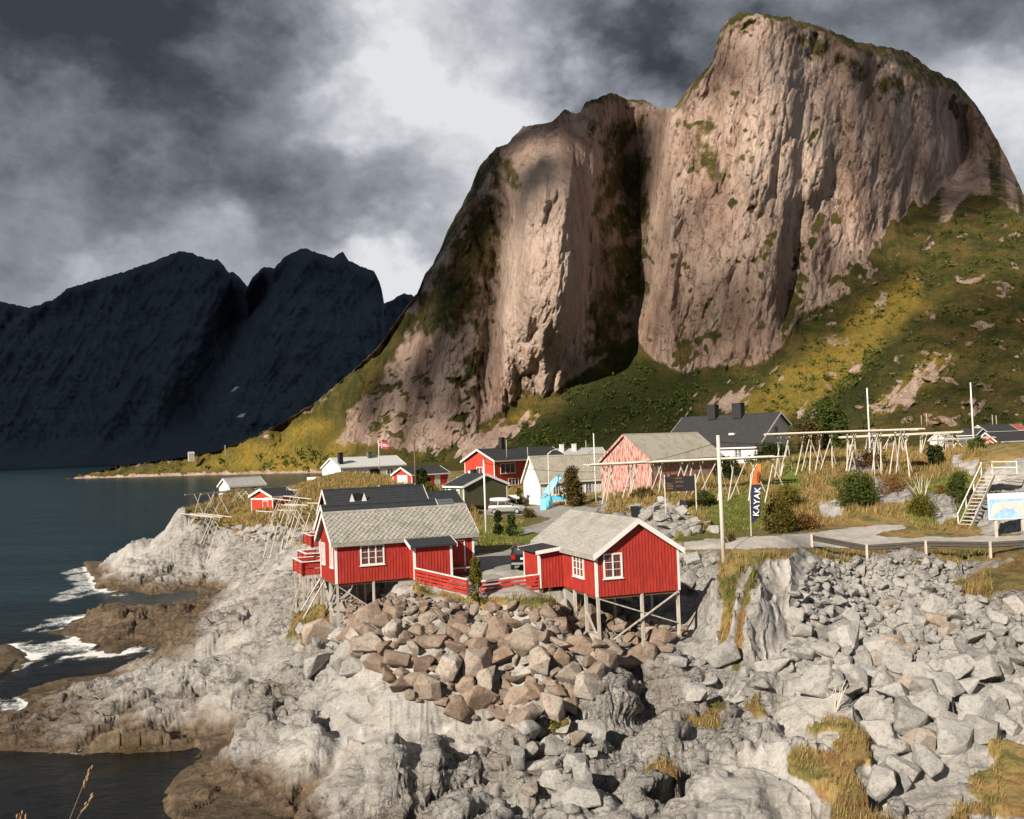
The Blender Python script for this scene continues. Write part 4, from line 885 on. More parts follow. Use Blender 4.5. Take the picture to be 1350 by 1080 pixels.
MB().box(0, 8.83, .1, 4.2, -.14, -.004).build('floor_frame', BROWNW, hA.root)
MB().box(3.9, 8.8, .15, 4.1, -1.2, -.15).build('foundation', CONC, hA.root)
# its balcony at the back corner
def deck(root, x0, x1, y0, y1, z, h=.9, stilts=True, hs=None, open_side=None):
    d = MB(); k = y0
    while k < y1 - .02: d.box(x0, x1, k, min(k + .13, y1), z - .05, z); k += .145
    d.box(x0, x1, y0, y0 + .08, z - .22, z - .052).box(x0, x1, y1 - .08, y1, z - .22, z - .052); o = d.build('deck', GREYW, root)
    railing(root, [(x1, y0, z), (x0, y0, z), (x0, y1, z), (x1, y1, z)], h=h, rails=4, gap=.25)
    for x in (x0 + .08, (x0 + x1) / 2, x1 - .15):
        for y in (y0 + .08, y1 - .08): hs.stilt(x, y, z - .05, .12)
deck(hA.root, -1.15, .2, 4.6, 7.6, .10, .85, hs=hA)
MB().bar((-1.2, 4.75, -.2), (-2.0, 4.7, -2.4), .09).build('brace', GREYW, hA.root); MB().bar((-.2, 4.7, -.3), (-1.6, 4.7, -2.2), .09).build('brace', GREYW, hA.root)

# ---- the right red cabin
hB = House('fishing_cabin', 'red cabin on tall stilts over brown boulders with smooth grey slate roof', 'cabin', B_POS, B_YAW, 9.07, 4.89, 2.25, 1.62, RED, SLATE_B, tiles=.30, chunky=True, group='red fishing cabins on stilts')
hB.window('G0', 3.92, .93, 1.1, 1.33, 2, 3); hB.window('B', 2.35, .80, 1.55, 1.33, 3, 3)
pB = porch(hB, 'B', 4.75, 7.25, 1.45, 2.20, 2.05, RED, FELT)
for x, y in ((.09, 4.8), (.09, .09), (.09, 2.25), (1.7, 4.8), (3.3, .1), (3.3, 2.4), (3.3, 4.8)): hB.stilt(x, y, 0, .15)
MB().bar((.02, 4.7, -.12), (.02, .2, -1.75), .11, .06).build('brace', GREYW, hB.root); MB().bar((-.06, .2, -.1), (-.06, 4.2, -2.35), .11, .06).build('brace', GREYW, hB.root); MB().bar((.3, 4.86, -2.0), (1.65, 4.86, -.9), .08).build('brace', GREYW, hB.root)
MB().box(.1, 9.0, .1, 4.8, -.16, -.004).build('floor_frame', BROWNW, hB.root); MB().box(4.6, 5.4, 4.2, 4.85, -1.3, -.165).box(5.41, 9.0, .3, 4.6, -1.3, -.165).build('foundation', CONC, hB.root)

# ---- dark roofed cabins in the row behind
def rowcabin(apex, d, yaw, L, W_, H0, Hr, label, roof=FELT, deckz=None, wall=RED):
    a = at(*apex, d); yw = radians(yaw); og = .3
    # apex is the roof tip of gable G0
    lx, ly = -og, W_ / 2; X = a[0] - (cos(yw) * lx - sin(yw) * ly); Y = a[1] - (sin(yw) * lx + cos(yw) * ly); Z = a[2] - H0 - Hr - .12
    return House('fishing_cabin', label, 'cabin', (X, Y, Z), yaw, L, W_, H0, Hr, wall, roof, group='red cabins with black roofs in the row')
hC = rowcabin((422.5, 666.5), 67.5, 22.5, 7.6, 4.4, 2.5, 1.55, 'red cabin with black roof directly behind the mossy slate roof')
hD = rowcabin((424.5, 646), 76.5, 22, 7.5, 4.6, 2.5, 1.75, 'red cabin with black roof and small black chimney, second in the row behind')
hE = rowcabin((500, 640.5), 87, 22, 2.6, 4.8, 2.5, 1.6, 'dark roofed cabin at the back of the row, just below the small red garage')
for hh, x in ((hC, 7.9),):
    m = MB(); m.prism([(.0, 2.42), (2.2, 4.0), (4.4, 2.42), (4.4, 2.52), (2.2, 4.14), (.0, 2.52)], 'x', 7.95, 9.2); m.build('extension_roof', FELTG, hh.root); MB().prism([(.15, 0), (4.25, 0), (4.25, 2.35), (2.2, 3.85), (.15, 2.35)], 'x', 7.61, 9.05).build('extension', RED, hh.root)
for hh in (hC, hD):
    hh.window('G0', 2.2, .9, .9, 1.2, 2, 2)
    hh.stilt(.1, .1); hh.stilt(.1, hh.W - .1); hh.stilt(2.5, .1); MB().box(3, hh.L, .2, hh.W - .2, -1.5, -.005).build('foundation', CONC, hh.root)
deck(hC.root, -1.3, -.05, 2.4, 5.6, .05, .85, hs=hC); deck(hD.root, -1.3, -.05, 2.0, 5.2, .05, .85, hs=hD)
MB().box(1.9, 2.5, 1.1, 1.5, hD.roofz(1.3) - .1, hD.roofz(1.3) + .55).build('chimney', BLACK, hD.root)
for sx_ in (1.75, 2.7):
    MB().prism([(sx_ - .22, 3.35), (sx_ + .22, 3.35), (sx_, 4.0)], 'y', 1.0, 1.06).build('vent_hood', WHITE, hD.root)
# low dark shed against the green cabin
p = at(571, 668, 104); hF = House('storage_shed', 'low black roofed shed leaning down beside the green cabin', 'shed', (p[0], p[1], p[2] - 1.2), 28, 3.2, 3.6, 1.5, 1.1, BROWNW, FELT, trim=GREYW, battens=None)

# ---- garage, green cabin, big houses
hG = House('garage', 'small red garage with white door and dark roof', 'garage', (-15.55, 149.88, 10.36), 43, 7.03, 4.81, 1.96, 1.04, REDB, FELT2, battens=.3)
hG.door('G0', 2.4, .02, 2.4, 1.8, WHITEB); hG.door('F', 4.9, .02, .9, 1.8, WHITEB)
hGr = House('green_cabin', 'olive green cabin with black roof and two narrow white windows', 'cabin', (-0.94, 115.14, 9.47), 125, 3.92, 5.95, 2.27, 1.17, GREEN, FELT, battens=.25)
hGr.window('B', 2.95, .75, .62, 1.15, 1, 1, fw=.14); hGr.window('B', 1.1, .75, .62, 1.15, 1, 1, fw=.14); hGr.chimney(3.0, 2.6, .7, .5, .75)
MB().prism([(.02, 0), (5.93, 0), (5.93, 2.2), (2.975, 3.36), (.02, 2.2)], 'x', -.028, -.024).build('shaded_gable', GREEN_SHADED, hGr.root)  # the gable's weaker light painted in as a darker green panel
hR = House('red_house', 'large red house with black roof, broad white eaves and tall chimney', 'house', (-3.0, 149.94, 9.62), 48, 17.0, 6.3, 4.5, 1.58, REDB, FELT2, oe=.5, og=.5, battens=.35)
hR.window('G0', 3.1, 2.2, 1.3, 1.25, 2, 1); hR.window('F', 3.0, 2.3, 3.4, 1.6, 3, 1, glass=GLASS); hR.window('F', 8.0, 2.5, 1.6, 1.3, 2, 1); hR.window('F', 4.2, .4, 2.4, 1.1, 3, 1); hR.chimney(5.2, 3.1, .75, .6, 1.9)
MB().box(-1.4, -.05, -.5, 6.8, .9, 2.0).build('balcony', WHITEB, hR.root); MB().box(-1.3, -.05, -.3, 6.6, 0, .899).build('balcony_base', REDB, hR.root); MB().box(6.5, 16.9, -.06, -.004, 0, 1.6).build('plinth_wall', WHITEB, hR.root)
MB().box(-.05, -.003, 4.9, 5.6, 2.3, 2.9).build('satellite_dish', WHITEB, hR.root)
p = at(738, 620, 172); hK = House('grey_house', 'grey roofed house with two white chimneys behind the big white barn', 'house', (p[0], p[1], 9.2), 20, 9.5, 6.5, 4.0, 2.0, WHITEB, MGREY, battens=None); hK.chimney(1.6, 2.6, .65, .6, 1.35, WHITEB); hK.chimney(4.0, 2.6, .65, .6, 1.35, WHITEB)
hW = House('white_barn', 'white barn with steep pale lichen roof behind the silver car', 'barn', (3.02, 118.18, 8.79), 30, 10.4, 3.8, 3.06, 2.75, WHITEB, SLATE_C, tiles=.34, battens=.3)
hW.window('F', 7.0, .9, 1.05, 1.5, 2, 3); hW.window('F', 2.2, 1.2, .9, 1.2, 2, 2)
hT = House('red_barn', 'faded red barn with weathered boards and lichen grey roof', 'barn', (15.48, 111.58, 9.83), 45.9, 14.71, 7.24, 4.08, 2.93, REDW, SLATE_C, tiles=.36, trim=REDW, battens=.22)
hT.window('G0', 3.6, .9, 1.2, .18, 1, 1, fw=.05); hT.door('F', 4.5, .02, 2.2, 2.2, DRED)
# the white house with the long black roof: its front slope is the longer one
yw = radians(137); ap = at(1029.8, 543.2, 144); H1_, HA_, W_, ay_ = 2.7, 7.3, 9.4, 2.75
lx, ly = -.5, ay_; X = ap[0] - (cos(yw) * lx - sin(yw) * ly); Y = ap[1] - (sin(yw) * lx + cos(yw) * ly)
hH = House('white_house', 'white house with long black roof and two square black chimneys', 'house', (X, Y, ap[2] - HA_ - .12), 137, 16.0, W_, 5.7, HA_ - 5.7, WHITEB, FELT2, oe=.4, og=.5, H1=H1_, ay=ay_, battens=.3)
hH.window('G0', 3.6, 3.7, 1.1, 1.7, 1, 2, glass=GLASS); hH.window('B', 3.0, .9, 1.3, 1.35, 2, 3); hH.window('B', 8.4, .9, 1.3, 1.35, 2, 3); hH.chimney(6.2, 3.3, 1.5, 1.2, 2.2); hH.chimney(10.6, 3.3, 1.4, 1.2, 2.2)
MB().box(4.6, 5.5, 7.0, 7.6, hH.roofz(7.3) + .16, hH.roofz(7.3) + .45).build('skylight', WHITEB, hH.root)
# white houses on the point
hL = House('white_house', 'long white house with pale grey roof beside the water and flagpole', 'house', (-35.09, 199.81, 10.22), 43.8, 16.25, 6.7, 2.86, 1.86, WHITEB, LGREY, battens=.4)
hL.door('F', 8.4, .02, 2.6, 2.2, DARKV); hL.window('F', 12.4, .9, 1.8, 1.2, 2, 1); hL.window('F', 5.6, .9, 2.2, 1.2, 2, 1, glass=WHITEB); hL.chimney(.8, 1.2, .9, .7, 2.4); hL.chimney(9.2, 3.0, .9, .8, 1.3, flatmat('green chimney', (.10, .13, .12)))
MB().box(-2.0, -.05, 4.0, 9.5, -1.5, 1.0).build('terrace', WHITEB, hL.root)
MB().bar((1.5, -.08, .1), (4.2, -.08, 2.3), .10, .03).bar((6.6, -.08, 2.4), (16.2, -.08, 2.4), .14, .03).build('door_brace', GREYW, hL.root)
hO = House('boathouse', 'white boathouse with grey roof on the rocky point', 'boathouse', (-47.52, 164.83, 9.51), 44.6, 6.46, 3.61, 1.65, 1.18, WHITEB, MGREY, battens=.3)
hO.window('F', 2.2, .75, .8, .55, 1, 1, fw=.04); hO.window('F', 4.6, .75, .8, .55, 1, 1, fw=.04); MB().box(0, 6.4, .05, 3.5, -1.6, -.004).build('foundation', WHITEB, hO.root)
hU = House('boat_shed', 'little red shed with low black roof among the drying racks', 'shed', (-31.4, 128.0, 8.25), 48.5, 3.6, 4.85, 2.45, .86, REDB, FELT, battens=.25)
hU.door('G0', 1.6, .02, 1.1, 1.8, REDB); MB().box(-.06, -.003, .05, 4.75, 2.0, 2.2).build('lintel_board', WHITE, hU.root)

# ---- plank fence between the cabins
fr = gp1(540, 770); a0 = hA.world(4.6, -1.2); a1 = hB.world(4.75, hB.W + 1.5); mid = Vector(at(625, 786, 56.0))
for (p, q, lab, gp_) in ((Vector((a0.x, a0.y, 8.02)), Vector((mid.x - .35, mid.y, mid.z + .1)), 'red plank fence panel running down from the left cabin porch', 1), (Vector((mid.x + .4, mid.y, mid.z - .02)), Vector((a1.x, a1.y, 7.86)), 'red plank fence panel with open slats ending at the right cabin porch', 2)):
    ang_ = math.atan2(q.y - p.y, q.x - p.x); r_ = empty('plank_fence', p, ang_); Ln = (q.xy - p.xy).length; dz = q.z - p.z; tag(r_, lab, 'fence', 'plank fences between the red cabins')
    railing(r_, [(0, 0, 0), (Ln, 0, dz)], h=.82, rails=4, gap=.28 if gp_ == 1 else .42, name='fence_panel', width=.03)
    MB().hexa([(0, -.1, -.9), (Ln, -.1, dz - .9), (Ln, .1, dz - .9), (0, .1, -.9), (0, -.1, -.03), (Ln, -.1, dz - .03), (Ln, .1, dz - .03), (0, .1, -.03)]).build('concrete_base', CONC, r_)
# ---- houses far off to the right
def farhouse(px, py, d, yaw, L, W_, H0, Hr, wall, roof, label, nm='house'):
    p = at(px, py, d); h_ = House('distant_house', label, 'house', (p[0], p[1], p[2]), yaw, L, W_, H0, Hr, wall, roof, battens=None, zbase=-4, group='distant houses')
    return h_
f_ = farhouse(1303, 583, 300, 20, 12, 7, 3.2, 2.0, WHITEB, FELT2, 'white house with a dark roof in the far right group'); f_.window('F', 5, 1.0, 1.6, 1.2); f_.window('F', 8, 1.0, 1.6, 1.2)
BLUE = paint('blue boards', (.05, .11, .20)); TILE = paint('red roof tiles', (.33, .10, .06)); f_ = farhouse(1326, 581, 310, 18, 9, 7, 3.2, 1.8, WHITEB, TILE, 'white house with red tiled roof at the far right'); f_.window('F', 3, 1.0, 1.4, 1.2)
f_ = farhouse(1303.5, 584.5, 240, 118, 5, 4.5, 2.2, 1.4, BLUE, FELT2, 'small dark blue shed at the far right')
f_ = farhouse(1315, 598, 185, 28, 11, 4.2, 2.3, 1.6, RED, FELT2, 'red cabin with white gable and black roof behind the rocky knoll'); f_.window('G0', 2.1, 1.5, .7, .8)
f_ = farhouse(1246, 592, 260, 40, 5, 4, 2.6, 1.6, WHITEB, MGREY, 'white shed behind the right fish racks')
p = at(249, 601.5, 930); f_ = House('distant_cabin', 'tiny pale cabin on the green shore across the water', 'cabin', (p[0], p[1], p[2]), 30, 5, 4, 2.2, 1.8, GREYW, MGREY, battens=None, zbase=-5)

# ================================================================== FISH RACKS
def rack(label, a, b, n, legtop, spread, beams, extra=0.4, mat=None, xcross=True, dens=1, sag=0.0, width=1.2, brace=True):
    """a, b: ends of the top beams (world). trestles of two crossed poles carry long horizontal beams"""
    a, b = Vector(a), Vector(b); d = (b - a); L = d.length; hd = Vector((d.x, d.y, 0)).normalized(); sd = Vector((-hd.y, hd.x, 0))
    base = Vector((a.x, a.y, gz(a.x, a.y))); r_ = empty('fish_drying_rack', base); tag(r_, label, 'drying rack', 'wooden fish drying racks')
    mat = mat or BLEACH
    for k in range(n):
        c = a + d * ((k + .5 + random.uniform(-.36, .36)) / n) + Vector((random.uniform(-.2, .2), random.uniform(-.2, .2), 0))
        for s_ in (-1, 1):
            ft = c + sd * (s_ * spread * random.uniform(.8, 1.15)) + hd * random.uniform(-.65, .65); ft.z = gz(ft.x, ft.y) - .15
            tp = c - sd * (s_ * width * .45 * (1 if xcross else -1)) + hd * random.uniform(-.1, .1); tp.z = c.z + random.uniform(.0, .18)
            MB().tube([ft - base, (ft + tp) / 2 - base + Vector((random.uniform(-.04, .04), 0, 0)), tp - base], [.06, .053, .042], 6).build('leg', mat, r_)
        if brace and k < n - 1 and k % 2 == 0:
            c2 = a + d * ((k + 1.5) / n); f0 = c - sd * spread * .6; f0.z = gz(f0.x, f0.y); t0 = c2 - sd * width * .3; MB().tube([f0 - base, t0 - base], .05, 6).build('brace', mat, r_)
    for j in range(beams):
        o_ = sd * ((j / max(1, beams - 1) - .5) * width * 2) if beams > 1 else Vector()
        p, q = a + o_ - hd * random.uniform(0, extra), b + o_ + hd * random.uniform(0, extra); z_ = Vector((0, 0, random.uniform(-.05, .09)))
        mid_ = (p + q) / 2 + Vector((0, 0, -sag)); MB().tube([p - base + z_, mid_ - base + z_, q - base + z_], [.07, .075, .06], 6).build('beam', mat, r_)
    return r_
# left of the red cabins, on the rocky point
rack('bleached fish rack at the seaward end of the rocky point', at(250, 677, 136), at(292, 682, 126), 4, 0, 1.4, 3)
rack('weathered fish rack in front of the white boathouse', at(255, 652, 132), at(345, 644, 150), 6, 0, 1.3, 2, mat=GREYW)
rack('fish rack with crossed legs right of the little red shed', at(363, 656, 119), at(397, 660, 112), 4, 0, 1.4, 2)
rack('small fish rack on the drystone slope below the red shed', at(352, 673, 114), at(373, 674, 108), 2, 0, 1.2, 2)
rack('fish rack in the golden grass next to the black roofed cabins', at(392, 664, 104), at(420, 665, 98), 3, 0, 1.2, 2)
rack('low fish rack between the red shed and the row cabins', at(372, 666, 110), at(390, 667, 106), 2, 0, 1.2, 1)
rack('long dark beamed rack on the grassy crest below the white house', at(375, 644, 150), at(440, 637, 165), 5, 0, 1.1, 1, mat=GREYW)
rack('upright pole rack leaning on the crest behind the little red shed', at(372, 645, 135), at(392, 646, 128), 3, 0, 1.0, 1)
# centre and right
rack('long fish rack in front of the faded red barn', at(786, 613, 100), at(1018, 602.5, 86), 13, 0, 1.25, 9, width=1.0, extra=1.2)
rack('largest fish rack on the grassy hill right of the white house', at(1022, 573, 94), at(1196, 567, 88), 12, 0, 1.35, 10, width=1.5, extra=1.4)
rack('middle fish rack behind the largest rack on the hill', at(1110, 577, 108), at(1265, 570, 104), 13, 0, 1.3, 5, width=.9, extra=1.0)
rack('lower fish rack at the right end of the hill', at(1228, 581, 104), at(1306, 577.5, 104), 8, 0, 1.2, 4, width=.8, extra=.6)

# ================================================================== POLES, WIRES, FLAGS
def pole(name, label, base, h, r0=.10, r1=.07, mat=None, group='poles', lean=(0, 0), cat='pole'):
    r_ = empty(name, base); tag(r_, label, cat, group)
    MB().tube([(0, 0, -.5), (lean[0] / 2, lean[1] / 2, h / 2), (lean[0], lean[1], h)], [r0, (r0 + r1) / 2, r1], 10).build('shaft', mat or GREYW, r_, smooth=True)
    MB().tube([(lean[0], lean[1], h + .003), (lean[0], lean[1], h + .05)], [r1 * 1.2, r1 * .9], 10).build('cap', mat or GREYW, r_)
    return r_
def pbase(px, py, d): p = at(px, py, d); return Vector((p[0], p[1], gz(p[0], p[1])))
def ptop(px, py, d): return Vector(at(px, py, d))
POLEW = paint('bare pole wood', (.62, .57, .50), var=.15)
b_ = pbase(954, 738, 61.5); tp_ = ptop(946.5, 575, 61.5); bp = pole('utility_pole', 'tall bare pole standing by the guardrail right of the red cabin', b_, tp_.z - b_.z, .14, .11, POLEW, lean=(tp_.x - b_.x, 0))
MB().tube([(.05, 0, 2.1), (1.1, .2, -.05)], .02, 5).build('guy_wire', GREYW, bp)
b_ = pbase(641, 703, 84); pA_ = pole('utility_pole', 'slim white pole between the left cabin and the green cabin', b_, ptop(638.5, 607, 84).z - b_.z, .09, .07, WHITE)
MB().box(.06, .12, -.06, .06, 6.0, 6.5).build('junction_box', BLACK, pA_)
b_ = pbase(548, 640, 130); pole('utility_pole', 'brown pole rising behind the small red garage', b_, ptop(547, 580, 130).z - b_.z, .13, .11, BROWNW)
b_ = pbase(725, 668, 113); lp = pole('street_lamp', 'street lamp with one arm in front of the white barn', b_, ptop(723, 598, 113).z - b_.z, .07, .055, POLEW, cat='street lamp', group=None)
hh = ptop(723, 598, 113).z - b_.z; MB().tube([(0, 0, hh - .1), (.35, 0, hh + .25), (.75, 0, hh + .40)], .035, 6).build('lamp_arm', STEEL, lp); MB().prism([(.65, -.08), (1.15, -.10), (1.15, .10), (.65, .08)], 'z', hh + .36, hh + .46).build('lamp_head', STEEL, lp)
b_ = pbase(786, 662, 108); pole('utility_pole', 'white pole at the left corner of the faded red barn', b_, ptop(785, 572, 108).z - b_.z, .07, .055, WHITE)
b_ = pbase(1148, 612, 96); pole('flagpole', 'white bare flagpole rising behind the largest fish rack', b_, ptop(1144.5, 512, 96).z - b_.z, .10, .06, WHITE)
b_ = pbase(1284, 590, 112); pole('flagpole', 'tall white bare flagpole at the right end of the racks', b_, ptop(1277.5, 505, 112).z - b_.z, .11, .07, WHITE)
for (x, y0, y1, d, lab) in ((1215, 560, 548, 380, 'thin far pole left of the pair below the hillside'), (1222, 560, 545, 390, 'thin far pole right of the pair below the hillside'), (1309, 566, 547, 420, 'left of two thin poles above the far right houses'), (1314, 563, 548, 430, 'right of two thin poles above the far right houses'), (773, 602, 581, 175, 'thin pole by the grey roof with white chimneys'), (668, 600, 580, 152, 'thin mast behind the red house chimney'), (696, 606, 590, 121, 'short white mast on the white barn gable'), (297, 600, 587, 900, 'lone pole on the green shore across the water')):
    p, q = Vector(at(x, y0, d)), Vector(at(x, y1, d)); pole('slender_pole', lab, p, q.z - p.z, .05 * d / 170, .04 * d / 170, POLEW if d > 100 else WHITE, group='slender poles')
# flag on its pole
b_ = Vector(at(500, 615, 192)); fl = pole('flagpole', 'white flagpole flying a red and white flag by the long white house', b_, ptop(499.5, 581, 192).z - b_.z, .09, .06, WHITE, group=None)
hh = ptop(499.5, 581, 192).z - b_.z; FRED = flatmat('flag red', (.52, .03, .03)); FWH = flatmat('flag white', (.8, .8, .8)); FBL = flatmat('flag blue', (.02, .04, .20))
def cloth(rects, mat, name, par, th):
    m = MB()
    for (u0, u1, v0, v1) in rects:
        n = 6; P = []
        for k in range(n + 1):
            u = u0 + (u1 - u0) * k / n; yy = .18 * sin(u * 3.2) * u / 2; dz = -.18 * u
            P += [(u + .07, yy - th, hh - .1 - v1 + dz), (u + .07, yy + th, hh - .1 - v1 + dz), (u + .07, yy + th, hh - .1 - v0 + dz), (u + .07, yy - th, hh - .1 - v0 + dz)]
        f = []
        for k in range(n):
            for j in range(4): f.append((k * 4 + j, k * 4 + (j + 1) % 4, k * 4 + 4 + (j + 1) % 4, k * 4 + 4 + j))
        f += [(0, 1, 2, 3), (n * 4 + 3, n * 4 + 2, n * 4 + 1, n * 4)]; m.add(P, f)
    return m.build(name, mat, par)
fo_ = cloth([(0, 1.9, 0, 1.3)], FRED, 'flag', fl, .012); cloth([(0, 1.9, .46, .84), (.5, .88, 0, 1.3)], FWH, 'flag_cross', fo_, .018); cloth([(0, 1.9, .57, .73), (.61, .77, 0, 1.3)], FBL, 'flag_cross_inner', fo_, .024)
# wires
def wire(p, q, sag, label, r=.015):
    p, q = Vector(p), Vector(q); pts_ = [p.lerp(q, k / 14) - Vector((0, 0, sag * 4 * (k / 14) * (1 - k / 14))) for k in range(15)]
    o = MB().tube(pts_, r, 5).build('overhead_wire', BLACK, smooth=True); tag(o, label, 'wire', 'overhead wires')
wire(at(639, 611, 84), at(785.5, 622, 108), .25, 'thin black wire crossing in front of the white barn roof', .02); wire(at(785.5, 614, 108), at(946.5, 583, 61.5), .5, 'dark wire slanting across the red barn roof to the bare pole', .02); wire(at(946.5, 583, 61.5), at(1146, 583, 95), .2, 'thin wire from the bare pole past the white house', .015)

# feather banner
NAVY = flatmat('navy cloth', (.028, .030, .075), .8); ORANGE = paint('orange cloth', (.60, .20, .055), var=.35); DORANGE = flatmat('dark orange print', (.25, .06, .03))
b_ = pbase(990, 706, 72); kb = empty('feather_banner', b_); tag(kb, 'tall navy and orange feather banner reading KAYAK in the grass', 'banner')
tpz = ptop(1005, 612, 72).z - b_.z
def edge_l(z): q = z / tpz; return .05 + .30 * q ** 2 + .0
zs = np.linspace(.95, tpz, 16)
def xl(z): q = (z - .95) / (tpz - .95); return .06 + .62 * q ** 3
def xr(z): q = (z - .95) / (tpz - .95); return .06 + min(.62, q * 6) * 1.0 * (1 if q < .93 else 1) + .28 * q
def bann(z0, z1, name, mat, y=.012):
    m = MB(); zz = np.linspace(z0, z1, 12); P = []; f = []
    for z in zz:
        a, b = xl(z), xr(z); wv = .05 * sin(z * 2.0); P += [(a, wv - y, z), (b, wv * 1.5 - y, z), (b, wv * 1.5 + y, z), (a, wv + y, z)]
    for k in range(len(zz) - 1):
        for j in range(4): f.append((k * 4 + j, k * 4 + (j + 1) % 4, k * 4 + 4 + (j + 1) % 4, k * 4 + 4 + j))
    e = (len(zz) - 1) * 4; f += [(3, 2, 1, 0), (e, e + 1, e + 2, e + 3)]; return m.add(P, f).build(name, mat, kb)
zsplit = .95 + (tpz - .95) * .66
bn = bann(.95, zsplit, 'banner_cloth', NAVY); bann(zsplit + .004, tpz, 'banner_top', ORANGE)
MB().tube([(0, 0, -.4), (.04, 0, 1.0), (.06, 0, tpz * .6), (.18, 0, tpz * .85), (.66, 0, tpz + .03)], .025, 6).build('banner_pole', WHITE, kb)
MB().prism([(.58, zsplit + .25), (.78, zsplit + .20), (.74, zsplit + .55), (.88, zsplit + .8), (.70, zsplit + 1.0), (.60, zsplit + .7)], 'y', -.13, -.09).build('print', DORANGE, kb)
def text_obj(body, size, mat, parent, mtx, name='lettering', ext=.008):
    cu_ = bpy.data.curves.new('lettering', 'FONT'); cu_.body = body; cu_.size = size; cu_.extrude = ext; cu_.align_x = 'CENTER'; cu_.align_y = 'CENTER'; cu_.space_character = 1.12; cu_.offset = size * .018
    tmp = bpy.data.objects.new('tmp', cu_); COL.objects.link(tmp); bpy.context.view_layer.update()
    me = bpy.data.meshes.new_from_object(tmp.evaluated_get(bpy.context.evaluated_depsgraph_get())); bpy.data.objects.remove(tmp)
    o = bpy.data.objects.new(name, me); COL.objects.link(o); me.materials.clear(); me.materials.append(mat); o.parent = parent; o.matrix_local = mtx; return o
text_obj('KAYAK', .60, FWH, kb, Matrix.Translation((.52, -.15, .95 + (zsplit - .95) * .56)) @ Matrix.Rotation(radians(-84), 4, 'Y') @ Matrix.Rotation(radians(90), 4, 'X'))

# dark information board by the rack
b_ = Vector(at(877, 660, 84)); b_.z = gz(b_.x, b_.y); q_ = Vector(at(904, 658, 84)); sb = empty('notice_board', b_, radians(-4)); tag(sb, 'black notice board with orange lines of writing on two wooden posts', 'sign')
ww = (q_ - b_).length; ztop = ptop(890, 628, 84).z - b_.z; zbot = ptop(890, 648, 84).z - b_.z
for x in (0, ww): MB().bar((x, 0, -.4), (x, 0, ztop + .15), .09).build('post', BLEACH, sb)
MB().box(.06, ww - .06, -.03, .03, zbot, ztop).build('board', BLACK, sb)
m = MB(); OR2 = flatmat('orange lettering', (.45, .19, .07)); rr = random.Random(4)
for row, (x0_, x1_) in enumerate(((.95, 1.55), (.95, 1.6), (.2, .75), (.2, .8), (.95, 1.6), (.2, .7))):
    z_ = ztop - (.18, .42, .52, .68, .70, .84)[row] * (ztop - zbot) / 1.0; x = x0_
    while x < x1_ - .05:
        w_ = rr.uniform(.05, .09); m.box(x, x + .018, -.042, -.0315, z_, z_ + .11)
        if rr.random() < .8: m.box(x + .019, x + w_, -.042, -.0315, z_ + .09, z_ + .11)
        if rr.random() < .6: m.box(x + .019, x + w_, -.042, -.0315, z_, z_ + .02)
        x += w_ + .035
m.build('lettering', OR2, sb)
MB().bar((-.6, -.3, .22), (.9, -.3, .2), .12).build('plank', BLEACH, sb)

# map board at the right edge
b_ = Vector(at(1308, 690, 70)); b_.z = gz(b_.x, b_.y); mb_ = empty('map_board', b_, radians(3)); tag(mb_, 'large pale blue map board with a pink coastline', 'map board')
z0, z1 = ptop(1305, 685.5, 70).z - b_.z, ptop(1303, 651, 70).z - b_.z
t = material('map print'); n = t.noise(t.obj, 2.4, 6, .6); t.set(t.b, 'Base Color', t.mix(t.mapr(n, .45, .6), (.30, .52, .78), (.44, .63, .82))); t.b.inputs['Roughness'].default_value = .4; MAPB = t.m
MB().box(-.25, 4.4, -.03, .03, z0, z1).build('board', MAPB, mb_)
MPW = flatmat('map margin', (.75, .78, .82)); MPK = paint('map land', (.74, .60, .58), var=.10); hgt_ = z1 - z0
m = MB().box(-.25, 4.4, -.040, -.031, z1 - .42, z1).box(-.25, -.16, -.040, -.031, z0, z1 - .421).box(-.159, 4.4, -.040, -.031, z0, z0 + .06); m.build('margin', MPW, mb_)
MB().prism([(-.0, z0 + .12), (.25, z0 + .35), (.6, z0 + .62), (1.0, z0 + .78), (1.35, z0 + .7), (1.6, z0 + .8), (1.75, z0 + .45), (2.2, z0 + .16), (2.55, z0 + .3), (2.9, z0 + .7), (3.6, z0 + .9), (4.2, z0 + .8), (3.4, z0 + 1.0), (2.6, z0 + 1.1), (1.9, z0 + 1.28), (.9, z0 + 1.2), (.2, z0 + 1.15), (-.05, z0 + .7)], 'y', -.044, -.032).build('coastline', MPK, mb_)
for x in (.25, 2.2, 4.2): MB().box(x, x + .16, .04, .2, -.4, z0 - .003).build('post', BLEACH, mb_)
# wooden stair up the knoll
sb_ = Vector(at(1273, 697, 74.5)); st_ = Vector(at(1303, 627, 77.5)); sb_.z = gz(sb_.x, sb_.y); d_ = st_ - sb_; rz_ = math.atan2(d_.y, d_.x); run = sqrt(d_.x ** 2 + d_.y ** 2); rise = d_.z
ss = empty('wooden_stairs', sb_, rz_); tag(ss, 'steep grey wooden stairs with white handrail up the rocky knoll', 'stairs')
for y in (-.45, .45): MB().bar((-.1, y, -.05), (run, y, rise), .07, .26).build('stringer', GREYW, ss)
nst = 14
for k in range(nst): q = (k + .5) / nst; MB().box(run * q - .13, run * q + .13, -.41, .41, rise * q - .02, rise * q + .03).build('tread', BLEACH, ss)
MB().box(run + .05, run + 2.2, -1.4, .6, rise - .07, rise).build('landing', GREYW, ss)
hr = MB().bar((-.1, .52, .85), (run, .52, rise + .85), .07); 
for k in range(4): q = k / 3; hr.bar((run * q, .52, rise * q - .1), (run * q, .52, rise * q + .82), .07)
hr.build('handrail', WHITE, ss)
